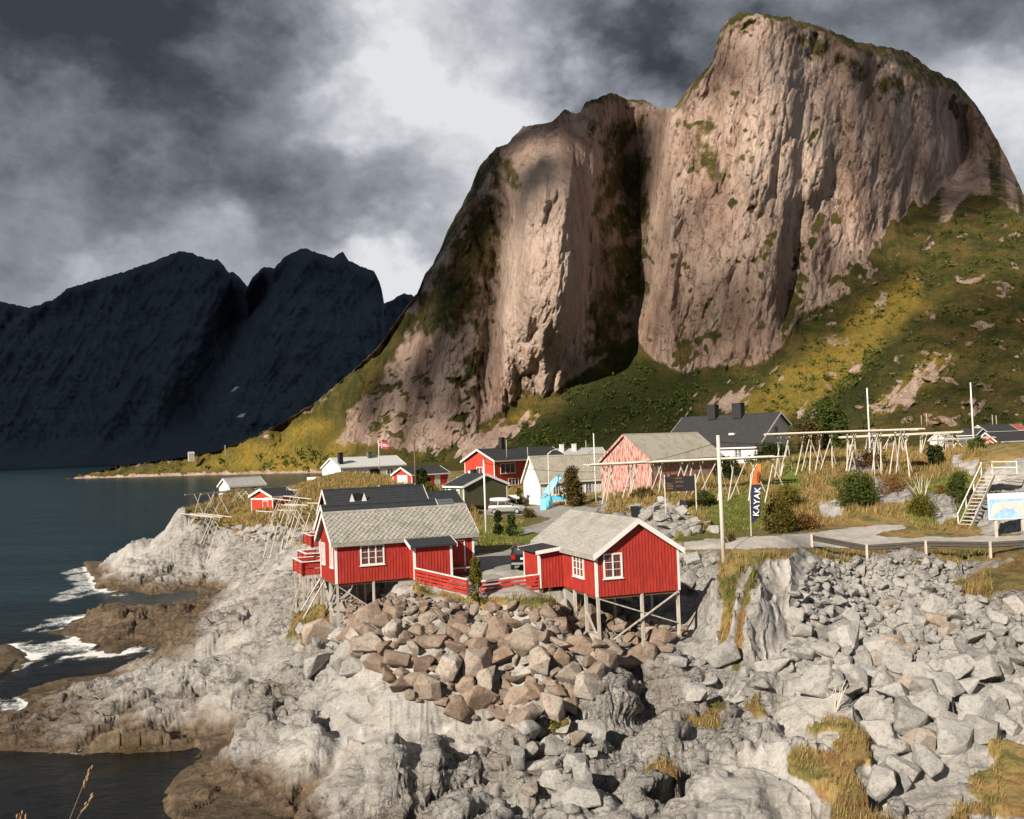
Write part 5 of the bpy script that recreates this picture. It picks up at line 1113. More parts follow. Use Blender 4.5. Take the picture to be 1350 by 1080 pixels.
hr = MB()
for (x, y) in ((run + .1, .55), (run + 2.1, .55), (run + 2.1, -1.35)): hr.bar((x, y, rise + .003), (x, y, rise + 1.05), .07)
for z_ in (.55, 1.0): hr.bar((run + .1, .55, rise + z_), (run + 2.1, .55, rise + z_), .05); hr.bar((run + 2.1, .55, rise + z_), (run + 2.1, -1.35, rise + z_), .05)
hr.build('landing_railing', WHITE, ss)

# guardrail
gr_pts = [at(x, y, d) for x, y, d in ((1070, 724, 64.5), (1142, 726, 64), (1220, 728, 63.3), (1305, 730, 62.5), (1400, 732, 61.6), (1500, 733, 60.5))]
gb = Vector(gr_pts[0]); gb.z = gz(gb.x, gb.y); gd = empty('guardrail', gb); tag(gd, 'steel guardrail on pale posts along the gravel road', 'guardrail')
PP = []
for p in gr_pts: v_ = Vector(p); v_.z = gz(v_.x, v_.y); PP.append(v_)
for i, p in enumerate(PP): p.z = PP[0].z * .3 + .7 * p.z
t = material('guardrail steel'); t.set(t.b, 'Base Color', t.mix(t.noise(t.obj, 3, 4, .6), (.10, .085, .072), (.20, .18, .16))); t.b.inputs['Metallic'].default_value = .6; t.b.inputs['Roughness'].default_value = .5; RAIL = t.m
m = MB(); prof = [(0, .40), (-.07, .45), (-.07, .52), (0, .56), (0, .60), (-.07, .64), (-.07, .71), (0, .76)]
for a, b in zip(PP[:-1], PP[1:]):
    d_ = (b - a).normalized(); nn_ = Vector((-d_.y, d_.x, 0))
    for (u0, v0), (u1, v1) in zip(prof[:-1], prof[1:]):
        q = [a + nn_ * u0 + Vector((0, 0, v0)), b + nn_ * u0 + Vector((0, 0, v0)), b + nn_ * u1 + Vector((0, 0, v1)), a + nn_ * u1 + Vector((0, 0, v1))]; q2 = [w - nn_ * .012 for w in q]
        m.hexa([w - gb for w in q + q2])
m.build('rail', RAIL, gd)
dense = []
for a, b in zip(PP[:-1], PP[1:]): dense += [a, (a + b) / 2] if (b - a).length > 6 else [a]
for p in dense + [PP[-1]]: MB().box(p.x - gb.x - .06, p.x - gb.x + .06, p.y - gb.y - .16, p.y - gb.y - .02, -.6 + p.z - gb.z, .80 + p.z - gb.z).build('post', BLEACH, gd)

# ================================================================== CARS
t = material('silver car paint'); t.set(t.b, 'Base Color', (.42, .42, .42)); t.set(t.b, 'Metallic', .55); t.set(t.b, 'Roughness', .32); SILVER = t.m
t = material('dark car paint'); t.set(t.b, 'Base Color', (.012, .014, .018)); t.set(t.b, 'Roughness', .2); t.b.inputs['Coat Weight'].default_value = .6; DCAR = t.m
TYRE = flatmat('tyre rubber', (.015, .015, .015), .9); RLIGHT = flatmat('red tail light', (.40, .015, .012), .2); HLIGHT = flatmat('headlight glass', (.6, .6, .6), .1); PLATE = flatmat('number plate', (.75, .75, .74))
def car(label, loc, yaw, paintm, group='parked cars'):
    r_ = empty('parked_car', loc, yaw); tag(r_, label, 'car', group)        # x forward, length 4.4
    m = MB(); secs = [(-2.15, .55, .95, .80), (-2.05, .32, 1.0, .86), (-1.2, .30, 1.02, .90), (1.0, .30, 1.0, .90), (1.7, .30, .88, .88), (2.05, .34, .74, .80), (2.2, .42, .62, .68)]
    rings = []
    for (x, zb, zt, hw) in secs: rings.append([(x, -hw, zb + .08), (x, -hw * .96, zb), (x, hw * .96, zb), (x, hw, zb + .08), (x, hw, zt - .22), (x, hw * .95, zt), (x, -hw * .95, zt), (x, -hw, zt - .22)])
    P = [p for r in rings for p in r]; f = []
    for i in range(len(rings) - 1):
        for j in range(8): f.append((i * 8 + j, i * 8 + (j + 1) % 8, i * 8 + 8 + (j + 1) % 8, i * 8 + 8 + j))
    f += [tuple(range(8)), tuple(range(len(P) - 1, len(P) - 9, -1))]; m.add(P, f)
    body = m.build('body', paintm, r_)
    mod = body.modifiers.new('bevel', 'BEVEL'); mod.width = .05; mod.segments = 2
    def cab(x0b, x1b, x0t, x1t, zb, zt, wb, wt, nm, mt): return MB().hexa([(x0b, -wb, zb), (x1b, -wb, zb), (x1b, wb, zb), (x0b, wb, zb), (x0t, -wt, zt), (x1t, -wt, zt), (x1t, wt, zt), (x0t, wt, zt)]).build(nm, mt, r_)
    cab(-2.02, 1.05, -1.72, .15, .985, 1.40, .82, .68, 'glasshouse', GLASS)
    cab(-1.75, .16, -1.60, .0, 1.402, 1.47, .69, .62, 'roof_panel', paintm)
    for s_ in (-1, 1):
        for (xb, xt) in ((-2.02, -1.74), (-.95, -.90), (.02, -.02), (1.0, .13)): MB().bar((xb, s_ * .83, .98), (xt, s_ * .69, 1.41), .09, .05).build('pillar', paintm, r_)
        MB().box(.70, .85, *sorted((s_ * .92, s_ * 1.05)), .98, 1.10).build('mirror', paintm, r_)
        MB().box(-2.2, -2.05, *sorted((s_ * .58, s_ * .83)), .72, .98).build('tail_light', RLIGHT, r_); MB().box(2.02, 2.16, *sorted((s_ * .48, s_ * .76)), .55, .70).build('headlight', HLIGHT, r_)
        for x in (-1.35, 1.35):
            w_ = MB().tube([(x, s_ * .72, .31), (x, s_ * .92, .31)], .315, 18).build('wheel', TYRE, r_); MB().tube([(x, s_ * .915, .31), (x, s_ * .93, .31)], .20, 12).build('rim', STEEL, w_)
    MB().box(-2.185, -2.16, -.26, .26, .70, .82).build('number_plate', PLATE, r_); MB().box(-2.24, -2.1, -.82, .82, .40, .52).build('bumper', paintm if paintm is SILVER else STEEL, r_)
    return r_
c1 = Vector(at(668, 672, 109.5)); c1.z = gz(c1.x, c1.y) + .02; cs = car('silver estate car with a white roof box beside the green cabin', (c1.x, c1.y, c1.z), radians(-8), SILVER); cs.scale = (.92, .92, .95)
rb = MB(); rings = []
for (x, w_, z0, z1) in ((-1.1, .15, .06, .20), (-1.0, .34, .02, .32), (0, .38, 0, .36), (.8, .34, 0, .30), (1.1, .14, .04, .14)): rings.append([(x, -w_, z0), (x, w_, z0), (x, w_, z1 - .08), (x, w_ * .7, z1), (x, -w_ * .7, z1), (x, -w_, z1 - .08)])
P = [p for r in rings for p in r]; f = []
for i in range(4):
    for j in range(6): f.append((i * 6 + j, i * 6 + (j + 1) % 6, i * 6 + 6 + (j + 1) % 6, i * 6 + 6 + j))
f += [tuple(range(6)), tuple(range(29, 23, -1))]; rbo = rb.add(P, f).build('roof_box', WHITEB); rbo.location = (c1.x - .75 * cos(radians(-8)), c1.y + .75 * .139, c1.z + 1.44); rbo.rotation_euler = (0, 0, radians(-8)); tag(rbo, 'white roof box on top of the silver car', 'roof box')
c2 = gp1(688, 763); c2 = Vector(at(690.5, 763, 61.2)); car('black car seen from behind, half hidden by the right red cabin', (c2.x + .25, c2.y + 2.0, gz(c2.x, c2.y + 1.5) + .03), radians(86), DCAR)
# white trailer behind the silver car
tq = Vector(at(676, 663, 121)); tq.z = gz(tq.x, tq.y); tr = empty('small_trailer', tq, radians(-5)); tag(tr, 'small white trailer parked behind the silver car', 'trailer')
MB().box(-1.2, 1.2, -.6, .6, .5, 1.15).build('box_body', WHITEB, tr); MB().bar((1.2, 0, .55), (2.2, 0, .5), .08).build('drawbar', STEEL, tr)
for s_ in (-1, 1): MB().tube([(0, s_ * .62, .3), (0, s_ * .8, .3)], .3, 14).build('wheel', TYRE, tr)

# ---- blue playground slide, blue bins and table by the barn
LBLUE = paint('pale blue plastic', (.28, .58, .72), var=.12); MBLUE = flatmat('mid blue plastic', (.06, .26, .40), .4); CYAN = flatmat('cyan plastic', (.08, .50, .72), .5); YEL = flatmat('yellow plastic', (.65, .42, .05), .5)
D0 = 113; sl_b = Vector(at(719, 659, D0)); sl_b.z = gz(sl_b.x, sl_b.y); sl = empty('blue_slide', sl_b); tag(sl, 'curved pale blue plastic slide rising beside the street lamp', 'slide')
pts_ = [Vector(at(x, y, D0 + 1.5)) - sl_b for x, y in ((718, 656), (723, 648), (729, 639), (735, 632), (739, 628))]
m = MB(); f = []; P = []
for i, p in enumerate(pts_):
    w_ = (.35, .50, .55, .50, .30)[i]
    for k in range(9): a = pi + pi * k / 8; P.append(p + Vector((cos(a) * w_ * .8, -cos(a) * .25 * w_, sin(a) * w_ * .7 + w_ * .3)))
    for k in range(8, -1, -1): a = pi + pi * k / 8; P.append(p + Vector((cos(a) * w_ * .7, -cos(a) * .2 * w_, sin(a) * w_ * .6 + w_ * .3)))
for i in range(4):
    for j in range(18): f.append((i * 18 + j, i * 18 + (j + 1) % 18, i * 18 + 18 + (j + 1) % 18, i * 18 + 18 + j))
f += [tuple(range(18)), tuple(range(89, 71, -1))]; m.add(P, f).build('chute', LBLUE, sl, smooth=False)
MB().tube([pts_[3] + Vector((.1, .35, .1)), pts_[4] + Vector((.12, .3, .12))], [.28, .2], 8).build('chute_lip', MBLUE, sl); MB().bar(pts_[3] + Vector((.1, .6, -.2)), Vector((pts_[3].x + .3, pts_[3].y + 1.0, -.1)), .1).build('ladder_leg', MBLUE, sl)
MB().tube([pts_[0] + Vector((-.1, 0, .05)), pts_[0] + Vector((.35, -.05, .35))], [.30, .26], 8).build('run_out', MBLUE, sl)
q_ = Vector(at(716, 669.5, D0 - 1.2)); q_.z = gz(q_.x, q_.y); bx_ = empty('blue_crate', q_); tag(bx_, 'tall pale blue plastic crate at the foot of the slide', 'crate'); MB().prism([(-.35, 0), (.35, .0), (.38, 1.35), (-.32, 1.40)], 'y', -.3, .3).build('crate_body', LBLUE, bx_); MB().box(-.40, .42, -.36, .36, 1.403, 1.46).build('crate_lid', LBLUE, bx_)
q_ = Vector(at(724, 668, D0 + 1.5)); q_.z = gz(q_.x, q_.y); bd_ = empty('blue_barrel', q_); tag(bd_, 'round blue barrel between the crate and the lamp post', 'barrel'); MB().tube([(0, 0, 0), (0, 0, .15), (0, 0, .75), (0, 0, 1.25), (0, 0, 1.3)], [.30, .38, .42, .36, .30], 14).build('barrel_body', CYAN, bd_, smooth=True); MB().tube([(0, 0, 1.302), (0, 0, 1.36)], .25, 12).build('barrel_lid', MBLUE, bd_)
q_ = Vector(at(736, 668, D0 + .8)); q_.z = gz(q_.x, q_.y); tb = empty('garden_table', q_); tag(tb, 'table under a bright blue cloth with small yellow and white things', 'table'); MB().box(-.75, .95, -.5, .5, 1.05, 1.12).box(-.77, .97, -.53, -.505, .72, 1.11).build('table_cloth', CYAN, tb)
for x in (-.65, .85):
    for y in (-.4, .4): MB().bar((x, y, 0), (x, y, 1.045), .07).build('leg', GREYW, tb)
for k, (x, mt, lab) in enumerate(((.15, YEL, 'small yellow pot on the blue table'), (-.3, FWH, 'left white pot on the blue table'), (.6, FWH, 'right white pot on the blue table'))):
    o = MB().tube([(0, 0, 0), (0, 0, .12), (0, 0, .22)], [.07, .11, .09], 10).build('flower_pot', mt); o.location = q_ + Vector((x, 0, 1.125)); tag(o, lab, 'pot', 'pots on the blue table')
# black bin
q_ = gp1(838, 686); bi = empty('waste_bin', q_); tag(bi, 'black waste bin against the grey rock behind the right cabin', 'bin'); MB().hexa([(-.28, -.28, 0), (.28, -.28, 0), (.28, .28, 0), (-.28, .28, 0), (-.36, -.36, 1.0), (.36, -.36, 1.0), (.36, .36, 1.0), (-.36, .36, 1.0)]).build('bin_body', BLACK, bi); MB().hexa([(-.38, -.38, 1.003), (.38, -.38, 1.003), (.38, .38, 1.003), (-.38, .38, 1.003), (-.34, -.34, 1.06), (.34, -.34, 1.06), (.34, .34, 1.12), (-.34, .34, 1.12)]).build('bin_lid', BLACK, bi)
# loose plank lying on the rocks under the left cabin
q_ = gp1(448, 853); pl = MB().bar((-.7, 0, .05), (.7, -.1, -.25), .16, .05).build('loose_plank', WHITE); pl.location = q_ + Vector((0, 0, .35)); tag(pl, 'pale plank lying on the rocks below the left cabin', 'plank')

# ================================================================== UNSEEN CLOUDS ADDED TOWARDS THE SUN (placed to shade chosen parts of the mountains)
t = material('shade_cloud'); tr_ = t.n('ShaderNodeBsdfTransparent'); mx_ = t.n('ShaderNodeMixShader'); lw = t.n('ShaderNodeLayerWeight'); lw.inputs[0].default_value = .5
oi = t.n('ShaderNodeObjectInfo'); dens = oi.outputs['Alpha']
al = t.math('MULTIPLY', t.mapr(t.math('SUBTRACT', 1.0, lw.outputs['Facing']), .12, .85, smooth=True), dens)
t.set(t.b, 'Base Color', (.75, .77, .80)); t.set(t.b, 'Roughness', 1.0)
t.set(mx_, 0, al); t.t.links.new(tr_.outputs[0], mx_.inputs[1]); t.t.links.new(t.b.outputs[0], mx_.inputs[2]); t.t.links.new(mx_.outputs[0], t.out.inputs[0]); M_SHADE_CLOUD = t.m
import bmesh
def ico(sub):
    bm = bmesh.new(); bmesh.ops.create_icosphere(bm, subdivisions=sub, radius=1.0); v = np.array([q.co[:] for q in bm.verts]); f = np.array([[w.index for w in q.verts] for q in bm.faces]); bm.free(); return v, f
IV, IF = ico(4)
def shade_cloud(target, rad, op, alt=2600., k=[0]):
    k[0] += 1; tt_ = (alt - target[2]) / SD[2]; c = np.array(target) + SD * tt_
    n = 1 + .22 * (vn(IV[:, 0] * 1.7 + IV[:, 2] + 9 * k[0], IV[:, 1] * 1.7 - IV[:, 2], 5)) + .10 * vn(IV[:, 0] * 5 + IV[:, 2] * 3, IV[:, 1] * 5 - IV[:, 2] * 3 + k[0], 6)
    co = IV * n[:, None] * rad
    o = fastmesh('shade_cloud', co, IF, M_SHADE_CLOUD, True, True); o.location = c; o.color = (1, 1, 1, op); tag(o, kind='structure'); return o
def mtn_pt(px, py):
    j = int(np.clip((px - 60) / 1.1, 0, ncol - 1)); i = int(np.abs(MY[:, j] - py).argmin()); return P_MTN[i, j]
P_MTN = PM[1:1 + nrow]
for (px, py, r, op) in ((560, 300, 70, .95), (600, 380, 60, .9), (660, 270, 36, .8), (545, 405, 40, .9), (575, 350, 48, .95), (612, 290, 58, .95), (640, 225, 55, .95), (690, 178, 42, .9), (622, 390, 40, .85), (600, 430, 42, .8), (815, 170, 60, .9), (838, 270, 62, .8), (820, 380, 50, .7), 
                        (905, 300, 50, .4), (930, 420, 90, .38), (1010, 410, 80, .34), (1120, 370, 85, .34), (1190, 250, 85, .38), (715, 215, 45, .9), (500, 520, 60, .66), (560, 490, 60, .75), (610, 540, 50, .65), (640, 480, 36, .6), (540, 570, 40, .5), (1220, 200, 70, .4), (1312, 225, 55, .75), (1280, 160, 40, .5), (950, 90, 45, .5), (1250, 150, 80, .65), (1290, 260, 70, .5), (1150, 95, 55, .35), (1330, 420, 110, .38), (1290, 520, 80, .25), (850, 540, 90, .28), (760, 560, 60, .28), (950, 560, 70, .25), (660, 590, 40, .35), (570, 520, 45, .3), (1020, 200, 40, -1)):
    if op > 0:
        p = mtn_pt(px, py); shade_cloud(p, r * p[1] / FPX, op)
for (x, y, z, R) in ((-2600, 4600, 500, 1300), (-1500, 4700, 500, 1100), (-700, 4700, 600, 900), (-2100, 5600, 700, 1300), (-900, 5600, 700, 1200), (-100, 5400, 700, 700), (-1500, 4000, 0, 900), (-3400, 4200, 300, 1300)): shade_cloud((x, y, z), R, 1.0, 5200.)  # large added clouds that keep the far range in shade

# ================================================================== BOULDERS
def boulder_mesh(seed, name):
    """a broken block: the hull of a few points, its edges slightly worn"""
    r = np.random.default_rng(seed); sc = np.array([1.0, r.uniform(.6, .95), r.uniform(.5, .85)]); bm = bmesh.new()
    for k in range(r.integers(11, 17)):
        d = r.normal(size=3); d /= np.linalg.norm(d); d = np.sign(d) * np.abs(d) ** .75; d /= np.linalg.norm(d); bm.verts.new(tuple(d * sc * r.uniform(.82, 1.08)))
    bmesh.ops.convex_hull(bm, input=bm.verts[:]); lone = [v for v in bm.verts if not v.link_faces]; bmesh.ops.delete(bm, geom=lone, context='VERTS')
    bmesh.ops.dissolve_limit(bm, angle_limit=radians(14), verts=bm.verts[:], edges=bm.edges[:])
    bmesh.ops.bevel(bm, geom=bm.edges[:], offset=.055, segments=2, profile=.6, affect='EDGES', clamp_overlap=True)
    bmesh.ops.triangulate(bm, faces=bm.faces[:]); bmesh.ops.subdivide_edges(bm, edges=[e for e in bm.edges if e.calc_length() > .3], cuts=1); bmesh.ops.triangulate(bm, faces=bm.faces[:]); bmesh.ops.subdivide_edges(bm, edges=[e for e in bm.edges if e.calc_length() > .22], cuts=1)
    v = np.array([q.co[:] for q in bm.verts]); n = .028 * np.stack([vn(v[:, 0] * 3.3 + seed, v[:, 1] * 3.3 + v[:, 2] * 2, 1), vn(v[:, 1] * 3.3, v[:, 2] * 3.3 + seed, 2), vn(v[:, 2] * 3.3, v[:, 0] * 3.3 - seed, 3)], -1) + .012 * np.stack([vn(v[:, 0] * 9 + v[:, 2] * 7, v[:, 1] * 9 + seed, 4)] * 3, -1)
    for q, d in zip(bm.verts, n): q.co += Vector(d)
    me = bpy.data.meshes.new(name); bm.to_mesh(me); bm.free(); me.set_sharp_from_angle(angle=radians(38)) if hasattr(me, 'set_sharp_from_angle') else None; me.shade_smooth(); me.set_sharp_from_angle(angle=radians(26)); return me
def rockmat(name, ramp_, dark, lich):
    t = material(name); o = t.obj; oi = t.n('ShaderNodeObjectInfo'); rnd = oi.outputs['Random']
    off = t.vmath('ADD', o, t.n('ShaderNodeCombineXYZ', ins={0: t.math('MULTIPLY', rnd, 37.0), 1: t.math('MULTIPLY', rnd, 11.0)}).outputs[0])
    n = t.noise(off, 1.4, 7, .66); n2 = t.noise(off, 4.5, 7, .74); n3 = t.noise(off, 15, 5, .7)
    c = t.ramp(rnd, ramp_); c = t.mix(t.math('MULTIPLY', t.mapr(n, .42, .62), .6), c, lich); c = t.mix(t.math('MULTIPLY', t.mapr(n2, .50, .66), .72), c, dark); c = t.mix(t.math('MULTIPLY', t.mapr(n3, .54, .68), .5), c, dark)
    t.set(t.b, 'Base Color', c); t.set(t.b, 'Roughness', .88); t.set(t.b, 'Normal', t.bump(t.math('ADD', n, t.math('ADD', t.math('MULTIPLY', n2, .7), t.math('MULTIPLY', n3, .4))), .9, .16)); return t.m
M_BRN = rockmat('brown granite', [(0, (.26, .18, .13)), (.25, (.35, .27, .21)), (.5, (.20, .14, .105)), (.75, (.41, .35, .295)), (.93, (.50, .46, .41)), (1, (.50, .46, .41))], (.12, .08, .058), (.42, .33, .26))
M_GRY = rockmat('grey granite', [(0, (.38, .365, .345)), (.4, (.44, .425, .40)), (.7, (.30, .287, .27)), (.9, (.48, .46, .435)), (.97, (.42, .32, .24)), (1, (.42, .32, .24))], (.15, .142, .132), (.48, .46, .435))
BM = [boulder_mesh(100 + k, 'boulder') for k in range(18)]
BMg = [m.copy() for m in BM]
for m in BM: m.materials.append(M_BRN)
for m in BMg: m.materials.append(M_GRY)
def scatter(polys, n, sizef, seed, limit, gap=.62, avoid=()):
    r = np.random.default_rng(seed); P_ = []
    for poly in polys:
        a = np.array(poly, float); x0, y0 = a.min(0); x1, y1 = a.max(0); xs, ys = r.uniform(x0, x1, n), r.uniform(y0, y1, n)
        k = polymask(xs, ys, poly, 1.0) > 0; P_.append(np.stack([xs[k], ys[k]], -1))
    q = np.concatenate(P_); sz = sizef(q[:, 0], q[:, 1], r); o = np.argsort(-sz); q, sz = q[o], sz[o]
    gpnts = ground(q[:, 0], q[:, 1]); ok = ~np.isnan(gpnts[:, 0]); keep = []; kp = np.zeros((0, 3)); ks = np.zeros(0)
    for i in np.where(ok)[0]:
        if len(keep) >= limit: break
        if len(kp):
            d = np.linalg.norm((kp - gpnts[i]) * (1, .8, 1), axis=1)
            if (d < gap * (ks + sz[i])).any(): continue
        keep.append(i); kp = np.vstack([kp, gpnts[i]]); ks = np.append(ks, sz[i])
    return gpnts[keep], sz[keep], q[keep]
def place_boulders(P_, sz, meshes, name, label, group, seed, sink=.12):
    r = np.random.default_rng(seed); out = []
    for p, s_ in zip(P_, sz):
        o = bpy.data.objects.new(name, meshes[r.integers(len(meshes))]); COL.objects.link(o)
        o.rotation_euler = (r.uniform(-.5, .5), r.uniform(-.5, .5), r.uniform(0, 6.28)); f_ = r.uniform(.85, 1.2, 3); o.scale = s_ * f_
        o.location = (p[0], p[1], p[2] + s_ * (.45 - sink * 1.5)); tag(o, label, name.replace('_', ' '), group); out.append(o)
    return out
def stones(P_, sz, mat, name, seed, label, cat):
    """past the first few hundred: the small rubble between them, one object"""
    r = np.random.default_rng(seed); vs, fs = [], []; v0, f0 = ico(2); pro = []
    for k in range(8):
        v = v0 * np.array([1, r.uniform(.7, 1), r.uniform(.5, .9)])
        for j in range(8):
            n = r.normal(size=3); n /= np.linalg.norm(n); ex = np.maximum(v @ n - r.uniform(.25, .55), 0); v = v - ex[:, None] * n
        pro.append(v / np.abs(v).max())
    for k, (p, s_) in enumerate(zip(P_, sz)):
        a = r.uniform(0, 6.28); c, q = cos(a), sin(a); v = pro[r.integers(8)] * s_ * r.uniform(.8, 1.25, 3); v = np.stack([v[:, 0] * c - v[:, 1] * q, v[:, 0] * q + v[:, 1] * c, v[:, 2]], -1) + p + (0, 0, s_ * .3)
        fs.append(f0 + len(v0) * k); vs.append(v)
    o = fastmesh(name, np.concatenate(vs), np.concatenate(fs), mat, False, True); tag(o, label, cat, kind='stuff'); return o
BRP = [[(455, 792), (480, 786), (540, 786), (640, 806), (760, 806), (800, 816), (905, 838), (880, 862), (800, 880), (765, 945), (690, 955), (630, 955), (540, 925), (490, 880), (455, 850)]]
def szb(x, y, r): return np.clip((.15 + .27 * sstep(785, 880, y)) * r.lognormal(0, .52, len(x)), .12, 1.05)
pB_, sB_, qB_ = scatter(BRP, 6500, szb, 3, 1300, .48)
# keep the stilts' feet clear of the very largest
big_ = np.argsort(-sB_)[:290]; sm_ = np.setdiff1d(np.arange(len(sB_)), big_)
place_boulders(pB_[big_], sB_[big_], BM, 'brown_boulder', 'brown angular boulder in the stone bank below the red cabins and fence', 'brown boulders below the red cabins', 5)
stones(pB_[sm_], sB_[sm_] * .9, M_BRN, 'brown_rubble', 6, 'small brown stones packed between the larger boulders below the red cabins', 'rubble')
GRP = [[(1062, 742), (1130, 738), (1360, 752), (1440, 770), (1440, 880), (1360, 880), (1300, 905), (1260, 945), (1215, 1030), (1160, 1050), (1150, 960), (1125, 910), (1040, 885), (1045, 800)], [(1240, 990), (1300, 930), (1440, 900), (1440, 960), (1330, 965)]]
def szg(x, y, r): return np.clip((.17 + .25 * sstep(745, 960, y)) * r.lognormal(0, .48, len(x)), .13, 1.15)
pG_, sG_, qG_ = scatter(GRP, 7000, szg, 8, 1700, .48)
gclear = polymask(qG_[:, 0], qG_[:, 1], [(1255, 758), (1300, 742), (1440, 738), (1440, 786), (1270, 796)], 1.0) < 0
pG_, sG_ = pG_[gclear], sG_[gclear]
big_ = np.argsort(-sG_)[:190]; sm_ = np.setdiff1d(np.arange(len(sG_)), big_)
place_boulders(pG_[big_], sG_[big_], BMg, 'grey_boulder', 'pale grey angular boulder in the rock slope under the guardrail', 'grey boulders under the guardrail', 9)
stones(pG_[sm_], sG_[sm_] * .95, M_GRY, 'grey_rubble', 10, 'small grey stones packed between the boulders under the guardrail', 'rubble')
# loose rock elsewhere
pL_, sL_, qL_ = scatter([[(690, 950), (790, 960), (780, 1060), (720, 1090), (680, 1040)]], 900, lambda x, y, r: np.clip(.34 * r.lognormal(0, .45, len(x)), .15, .9), 12, 46, .62)
place_boulders(pL_, sL_, BMg, 'grey_boulder', 'small grey boulder in the gully between the foreground slabs', 'grey boulders in the foreground gully', 13)
pL_, sL_, qL_ = scatter([[(880, 870), (1040, 880), (1130, 915), (1060, 925), (900, 920)], [(395, 835), (450, 830), (470, 900), (400, 890)]], 500, lambda x, y, r: np.clip(.5 * r.lognormal(0, .45, len(x)), .2, 1.2), 14, 24, .75)
place_boulders(pL_, sL_, BMg, 'grey_boulder', 'grey boulder resting on the bedrock shelf', 'grey boulders on the bedrock shelf', 15)
pL_, sL_, qL_ = scatter([[(310, 700), (345, 697), (420, 699), (425, 712), (330, 716)]], 900, lambda x, y, r: np.clip(.42 * r.lognormal(0, .3, len(x)), .2, .8), 16, 70, .5)
place_boulders(pL_, sL_, BMg, 'wall_stone', 'rough grey stone in the tumbled drystone bank below the fish racks', 'stones of the drystone bank', 17)
pL_, sL_, qL_ = scatter([[(800, 690), (830, 668), (885, 655), (912, 668), (905, 700), (880, 712), (830, 698)], [(905, 690), (950, 690), (950, 705), (905, 708)], [(905, 740), (945, 735), (930, 770), (905, 775)]], 300, lambda x, y, r: np.clip(.34 * r.lognormal(0, .4, len(x)), .18, .8), 18, 22, .9)
place_boulders(pL_, sL_, BMg, 'grey_boulder', 'grey boulder around the outcrop behind the right cabin', 'grey boulders behind the right cabin', 19)

# ================================================================== PLANTS
def leafmat(name, cols, seed=0.0):
    t = material(name); tint = t.attr('tint'); n = t.noise(t.obj, 1.1, 3, .5)
    c = t.ramp(t.math('ADD', t.math('MULTIPLY', tint, .75), t.math('MULTIPLY', n, .25)), [(k / (len(cols) - 1), q) for k, q in enumerate(cols)])
    t.set(t.b, 'Base Color', c); t.set(t.b, 'Roughness', .75); t.b.inputs['Specular IOR Level'].default_value = .15
    tl = t.n('ShaderNodeBsdfTranslucent'); t.set(tl, 0, c); ms = t.n('ShaderNodeMixShader'); ms.inputs[0].default_value = .22
    t.t.links.new(t.b.outputs[0], ms.inputs[1]); t.t.links.new(tl.outputs[0], ms.inputs[2]); t.t.links.new(ms.outputs[0], t.out.inputs[0]); return t.m
LEAF_G = leafmat('green leaves', [(.035, .055, .012), (.075, .100, .020), (.12, .14, .028)]); LEAF_D = leafmat('dark green leaves', [(.018, .028, .008), (.036, .050, .013), (.060, .070, .016)]); LEAF_B = leafmat('bronze leaves', [(.055, .040, .012), (.105, .075, .022), (.15, .11, .035)]); LEAF_Y = leafmat('yellow green leaves', [(.07, .075, .012), (.14, .13, .02), (.24, .17, .03)]); LEAF_A = leafmat('autumn leaves', [(.05, .06, .012), (.12, .10, .02), (.34, .12, .03)])
BARK = paint('bark', (.10, .08, .06))
def leafcloud(clumps, n, size, r):
    """leaf faces spread through overlapping clumps; clumps = [(centre, radii)]"""
    vol = np.array([np.prod(b) ** (2 / 3) for _, b in clumps]); cnt = r.multinomial(n, vol / vol.sum()); C_ = []; T_ = []
    for (c, b), k in zip(clumps, cnt):
        d = r.normal(size=(k, 3)); d /= np.linalg.norm(d, axis=1, keepdims=True); rad = r.uniform(.25, 1.08, k) ** .45; C_.append(np.array(c) + d * rad[:, None] * np.array(b)); T_.append(np.full(k, r.uniform(.15, .75)) + r.normal(0, .16, k))
    C_ = np.concatenate(C_); T_ = np.clip(np.concatenate(T_), 0, 1); k = len(C_)
    u = r.normal(size=(k, 3)); u[:, 2] *= .7; u /= np.linalg.norm(u, axis=1, keepdims=True); w = np.cross(u, r.normal(size=(k, 3))); w /= np.linalg.norm(w, axis=1, keepdims=True)
    s_ = size * r.uniform(.6, 1.3, (k, 1)); Q_ = np.stack([C_ - u * s_, C_ + w * s_ * .45, C_ + u * s_, C_ - w * s_ * .45], 1).reshape(-1, 3)
    return Q_, np.arange(4 * k).reshape(-1, 4), np.repeat(T_, 4)
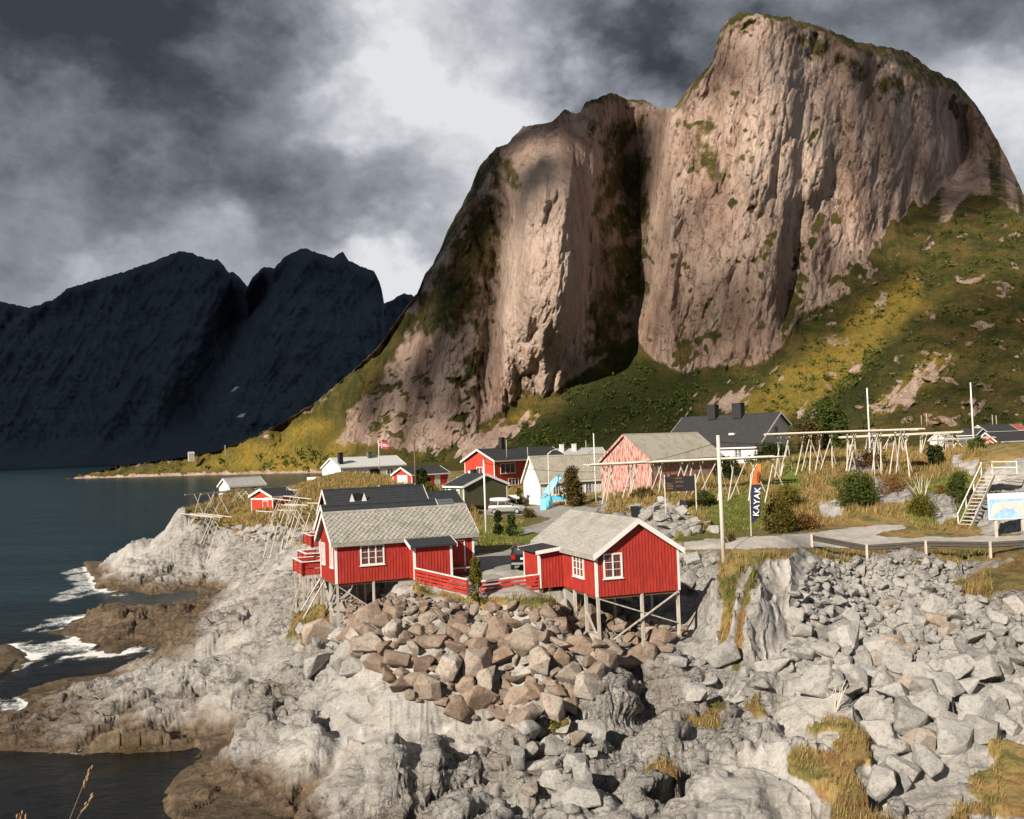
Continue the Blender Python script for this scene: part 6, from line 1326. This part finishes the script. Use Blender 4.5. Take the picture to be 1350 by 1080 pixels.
def bush(name, label, px, py, d, w_px, h_px, mat, shape='round', n=2600, leaf=.13, group=None, cat='bush', seed=0, trunk=.25):
    r = np.random.default_rng(seed + 1000); p = at(px, py, d); g = gz(p[0], p[1]) if d < 250 else p[2]; g = min(g, p[2] + .6); base = Vector((p[0], p[1], g)); w = w_px * d / FPX / 2; h = (ptop(px, py - h_px, d).z - base.z)
    root = empty(name, base); tag(root, label, cat, group); cl_ = []
    for k in range(int(18 + w * 6)):
        z = r.uniform(.07, .92)
        if shape == 'cone': rad = (1 - z) * .9 + .12
        else: rad = sqrt(max(.05, 1 - (1.65 * (z - .42)) ** 2))
        a = r.uniform(0, 6.28); q = r.uniform(.1, .72) * rad; b = r.uniform(.20, .40) * min(w, h) * (1.15 if shape == 'cone' else 1.25); cl_.append(((cos(a) * q * w, sin(a) * q * w, z * h), (b, b, b * r.uniform(.75, 1.1))))
    Q_, F2, T_ = leafcloud(cl_, n, leaf, r); Q_[:, 2] = np.maximum(Q_[:, 2], .02)
    o = fastmesh('foliage', Q_, F2, mat, False); setattr_f(o, 'tint', T_); o.parent = root
    m = MB(); m.tube([(0, 0, -.3), (.03 * h, 0, h * .35), (0, .02 * h, h * .75)], [.05 * h ** .7, .035 * h ** .7, .01], 7)
    for k in range(6):
        c = Vector(cl_[k][0]); z0 = h * r.uniform(.1, .4); m.tube([(0, 0, z0), (c.x * .5, c.y * .5, (z0 + c.z) / 2 + .05), tuple(c)], [.025 * h ** .7, .016 * h ** .7, .006], 5)
    m.build('trunk', BARK, root); return root
bush('tree', 'bronze brown cone shaped tree beside the blue slide', 757, 674, 107, 46, 58, LEAF_B, 'cone', 5200, .14, cat='tree', seed=1)
bush('bush', 'slender green and yellow bush between the two red fence panels', 629, 796, 54.8, 30, 62, LEAF_Y, 'cone', 2600, .075, seed=2)
bush('bush', 'small dark green bush left of a pair on the lawn', 658, 712, 83, 22, 38, LEAF_D, 'cone', 1500, .11, seed=3)
bush('bush', 'small bright green bush right of a pair on the lawn', 675, 713, 82, 22, 34, LEAF_G, 'cone', 1500, .11, seed=4)
bush('bush', 'dark bush at the corner of the small red garage', 555, 646, 140, 26, 26, LEAF_D, 'round', 1800, .2, seed=5)
bush('bush', 'bright yellow green bush below the red garage', 566, 653, 128, 34, 14, LEAF_Y, 'round', 1500, .16, seed=6)
bush('bush', 'small yellowish bush beside the white barn gable', 686, 664, 119.5, 12, 20, LEAF_Y, 'round', 700, .14, seed=7)
bush('bush', 'dark low shrub in the grass by the parking area', 697, 684, 102, 26, 12, LEAF_B, 'round', 900, .12, seed=8)
bush('tree', 'large green tree behind the biggest fish rack', 1094, 606, 128, 62, 80, LEAF_G, 'round', 6500, .22, cat='tree', seed=9)
bush('tree', 'bronze rounded tree left of the large green tree', 1066, 606, 124, 42, 50, LEAF_B, 'round', 4200, .2, cat='tree', seed=10)
bush('bush', 'tall dark green hedge bush under the gable of the black roofed house', 1020, 635, 112, 66, 46, LEAF_D, 'round', 5200, .18, seed=11)
bush('bush', 'dark green bush between the faded barn and the feather banner', 962, 640, 100, 46, 34, LEAF_D, 'round', 3400, .15, seed=12)
bush('bush', 'wide dark green bush leaning over a rock on the grassy hill', 1132, 668, 80, 66, 40, LEAF_G, 'round', 5200, .11, seed=13)
bush('bush', 'autumn coloured bush with orange leaves right of the banner', 1030, 702, 74, 50, 44, LEAF_A, 'round', 4200, .09, seed=14)
bush('bush', 'yellow flowering bush uphill of the autumn bush', 1040, 668, 82, 44, 26, LEAF_Y, 'round', 2200, .10, seed=15)
bush('bush', 'dark green bush in front of the right fish racks', 1234, 622, 92, 26, 34, LEAF_D, 'round', 2200, .13, seed=16)
bush('bush', 'green bush near the right end of the fish racks', 1288, 606, 94, 30, 26, LEAF_G, 'round', 1800, .14, seed=17)
bush('bush', 'yellow bush on the crest beside the rocky knoll', 1318, 600, 100, 34, 16, LEAF_Y, 'round', 1500, .14, seed=18)
bush('bush', 'yellow and bronze bush at the foot of the slope left of the stairs', 1215, 690, 77, 46, 34, LEAF_Y, 'round', 2800, .09, seed=19)
bush('bush', 'green bush growing beside the wooden stairs', 1262, 664, 79, 38, 40, LEAF_G, 'round', 2600, .10, seed=20)
bush('bush', 'small bush in front of the green hedge at the roadside', 962, 717, 68, 20, 12, LEAF_B, 'round', 700, .08, seed=21)
bush('bush', 'green weeds tuft in the gap between foreground boulders', 731, 960, 46, 34, 20, LEAF_Y, 'round', 900, .06, seed=22)
LEAF_R = leafmat('rust leaves', [(.09, .045, .018), (.19, .09, .032), (.30, .16, .055)])
for k, (px, py, d, w_, h_, mt, lab) in enumerate(((1180, 646, 84, 66, 16, LEAF_R, 'low rusty scrub in front of the right fish racks'), (1150, 606, 93, 54, 11, LEAF_R, 'low rusty scrub right under the largest rack'), (1243, 662, 82, 54, 20, LEAF_R, 'rust and bronze scrub left of the wooden stairs'), (1208, 622, 93, 54, 13, LEAF_R, 'rusty scrub between the racks and the dark bush'), (1096, 622, 95, 44, 12, LEAF_B, 'bronze scrub under the left end of the largest rack'), (1062, 700, 75, 40, 20, LEAF_R, 'dry rusty scrub by the road right of the autumn bush'), (930, 662, 88, 44, 13, LEAF_G, 'green nettles under the right end of the centre rack'), (850, 656, 92, 54, 10, LEAF_B, 'dry brown weeds at the foot of the faded barn'))):
    bush('bush', lab, px, py, d, w_, h_, mt, 'round', 1900, .09, seed=60 + k)
# bare dead shrub
for k, (px, py, d, hp, lab) in enumerate(((1217, 668, 79.5, 44, 'pale leafless dead shrub among the autumn bushes'), (1100, 925, 46, 46, 'grey leafless shrub on the foreground rock'))):
    b_ = pbase(px, py, d); m = MB(); r = random.Random(k + 3); h_ = hp * d / FPX
    for j in range(6):
        a = r.uniform(-.9, .9); e = Vector((sin(a) * h_ * .6, r.uniform(-.3, .3), h_ * r.uniform(.6, 1))); mid_ = e * .5 + Vector((r.uniform(-.08, .08), 0, .1)); m.tube([(0, 0, -.1), mid_, e], [.035, .025, .01], 5); m.tube([mid_, mid_ + Vector((r.uniform(-.4, .4), r.uniform(-.2, .2), h_ * .3))], [.02, .008], 5)
    o = m.build('dead_shrub', BLEACH); o.location = b_; tag(o, lab, 'shrub')
# grass
r = np.random.default_rng(21); NG = 700000; uu = r.uniform(-560, 620, NG); ld = r.uniform(math.log(34), math.log(175), NG); gd_ = np.exp(ld); gx_ = uu / FPX * gd_
fu = ((uu - GU[0]) / (GU[1] - GU[0])).astype(int); fd = ((ld - math.log(27)) / .0027).astype(int); gmv = gm[fd, fu]; fl_ = flat[fd, fu]; lv = lush[fd, fu]
dens_ = sstep(.35, .8, gmv) * (1 - sstep(.1, .4, fl_)) * (.35 + .65 * sstep(-.3, .3, vn(gx_ / 1.3, gd_ / 1.3, 8))) * np.clip((gd_ / 75) ** 1.0, .5, 1.3)
k = r.uniform(0, 1, NG) < dens_ * .75; gx_, gd_, lv, uu = gx_[k], gd_[k], lv[k], uu[k]; gz_ = hz(gx_, gd_); n = len(gx_)
hgt = r.uniform(.20, .68, n) * (1 - .6 * lv) * (.65 + .6 * sstep(-.3, .4, vn(gx_ / 2.2, gd_ / 2.2, 18))); hgt *= np.where(gd_ < 52, .65, 1); wd = np.clip(.018 * gd_ / 45, .016, .05) * r.uniform(.7, 1.4, n); aa = r.uniform(0, 6.28, n); ln_ = hgt * r.uniform(.1, .6, n); ax = np.cos(aa); ay_2 = np.sin(aa)
b0 = np.stack([gx_ - ay_2 * wd, gd_ + ax * wd, gz_ - .03], -1); b1 = np.stack([gx_ + ay_2 * wd, gd_ - ax * wd, gz_ - .03], -1); tip = np.stack([gx_ + ax * ln_ + .12 * hgt, gd_ + ay_2 * ln_, gz_ + hgt], -1)
t = material('grass blades'); tint = t.attr('tint'); ng = t.noise(t.obj, .55, 5, .6)
c = t.ramp(ng, [(.28, (.095, .115, .025)), (.42, (.24, .20, .06)), (.52, (.43, .31, .125)), (.62, (.36, .21, .085)), (.75, (.17, .165, .045))]); c = t.mix(t.attr('lush'), c, (.16, .22, .035)); c = t.mix(t.mapr(tint, .0, 1.0), t.vmath('SCALE', c), t.mix(.5, c, (.55, .40, .16)))
for nd in t.t.nodes:
    if nd.type == 'VECT_MATH' and nd.operation == 'SCALE': nd.inputs['Scale'].default_value = .55
t.set(t.b, 'Base Color', c); t.set(t.b, 'Roughness', .8); t.b.inputs['Specular IOR Level'].default_value = .1
tl = t.n('ShaderNodeBsdfTranslucent'); t.set(tl, 0, c); ms = t.n('ShaderNodeMixShader'); ms.inputs[0].default_value = .25; t.t.links.new(t.b.outputs[0], ms.inputs[1]); t.t.links.new(tl.outputs[0], ms.inputs[2]); t.t.links.new(ms.outputs[0], t.out.inputs[0])
go = fastmesh('grass', np.stack([b0, b1, tip], 1).reshape(-1, 3), np.arange(3 * n).reshape(-1, 3), t.m, False, True); tag(go, 'golden and green grass covering the hill and ledges', 'grass', kind='stuff')
tv = r.uniform(0, 1, n); setattr_f(go, 'tint', np.repeat(tv, 3)); setattr_f(go, 'lush', np.repeat(lv, 3))
# scrub on the mountain's lower slopes
r = np.random.default_rng(31); ii = r.integers(3, nrow - 3, 60000); jj = r.integers(2, ncol - 2, 60000); w_ = (scrub[ii, jj] * .9 + gold[ii, jj] * .10 + .30 * (MX[ii, jj] > 1000)) * (1 - cl[ii, jj]) * (veg[ii, jj] > .4) * (.25 + .75 * sstep(-.1, .35, ragged[ii, jj]))
k = r.uniform(0, 1, 60000) < w_ * .42; pp = P_MTN[ii[k], jj[k]]; ns = len(pp); per = 16
s_ = r.uniform(1.0, 2.9, ns) * pp[:, 1] / 600; cen = np.repeat(pp, per, 0) + r.normal(0, 1, (ns * per, 3)) * np.repeat(s_, per)[:, None] * (.55, .55, .38) + np.array([0, 0, 1]) * np.repeat(s_, per)[:, None] * .5
q_n = len(cen); u = r.normal(size=(q_n, 3)); u /= np.linalg.norm(u, axis=1, keepdims=True); w = np.cross(u, r.normal(size=(q_n, 3))); w /= np.linalg.norm(w, axis=1, keepdims=True); z_ = (np.repeat(s_, per) * r.uniform(.25, .5, q_n))[:, None]
so = fastmesh('mountain_scrub', np.stack([cen - u * z_, cen + w * z_ * .6, cen + u * z_, cen - w * z_ * .6], 1).reshape(-1, 3), np.arange(4 * q_n).reshape(-1, 4), LEAF_G, False); tag(so, 'green birch scrub covering the lower mountain slope', 'scrub', kind='stuff'); setattr_f(so, 'tint', np.repeat(np.repeat(np.clip(r.normal(.5, .28, ns), 0, 1), per), 4))
# grass stalks close to the viewer, bottom left
STALK = paint('dry grass stem', (.22, .13, .07)); SEED = paint('grass seed head', (.36, .22, .12))
for k, (base_, top_, d, lab) in enumerate((((82, 1110), (119, 1012), 3.2, 'tall dry brown grass stalk with seed head, the nearest plant'), ((78, 1120), (122, 1048), 3.4, 'second dry stalk bending right below the tallest one'), ((16, 1130), (26, 1072), 3.0, 'left of two short pale seed heads at the bottom left'), ((24, 1130), (35, 1076), 3.0, 'right of two short pale seed heads at the bottom left'))):
    b_, tp_ = Vector(at(*base_, d)), Vector(at(*top_, d)); b_ = b_ + (b_ - tp_) * 3.0; rt_ = empty('grass_stalk', b_); tag(rt_, lab, 'grass stalk', 'dry grass stalks'); v_ = tp_ - b_
    MB().tube([(0, 0, 0), v_ * .5 + Vector((-.01, 0, 0)), v_], [.0022, .0018, .0012], 6).build('stem', STALK, rt_)
    m = MB(); rr = random.Random(k)
    dirn = v_.normalized()
    for j in range(9):
        q = v_ - dirn * (.008 * j) + Vector((rr.uniform(-.006, .006), rr.uniform(-.004, .004), 0)); m.tube([q - dirn * .008, q, q + dirn * .008], [.0008, .0034, .0008], 6)
    m.build('seed_head', SEED, rt_)
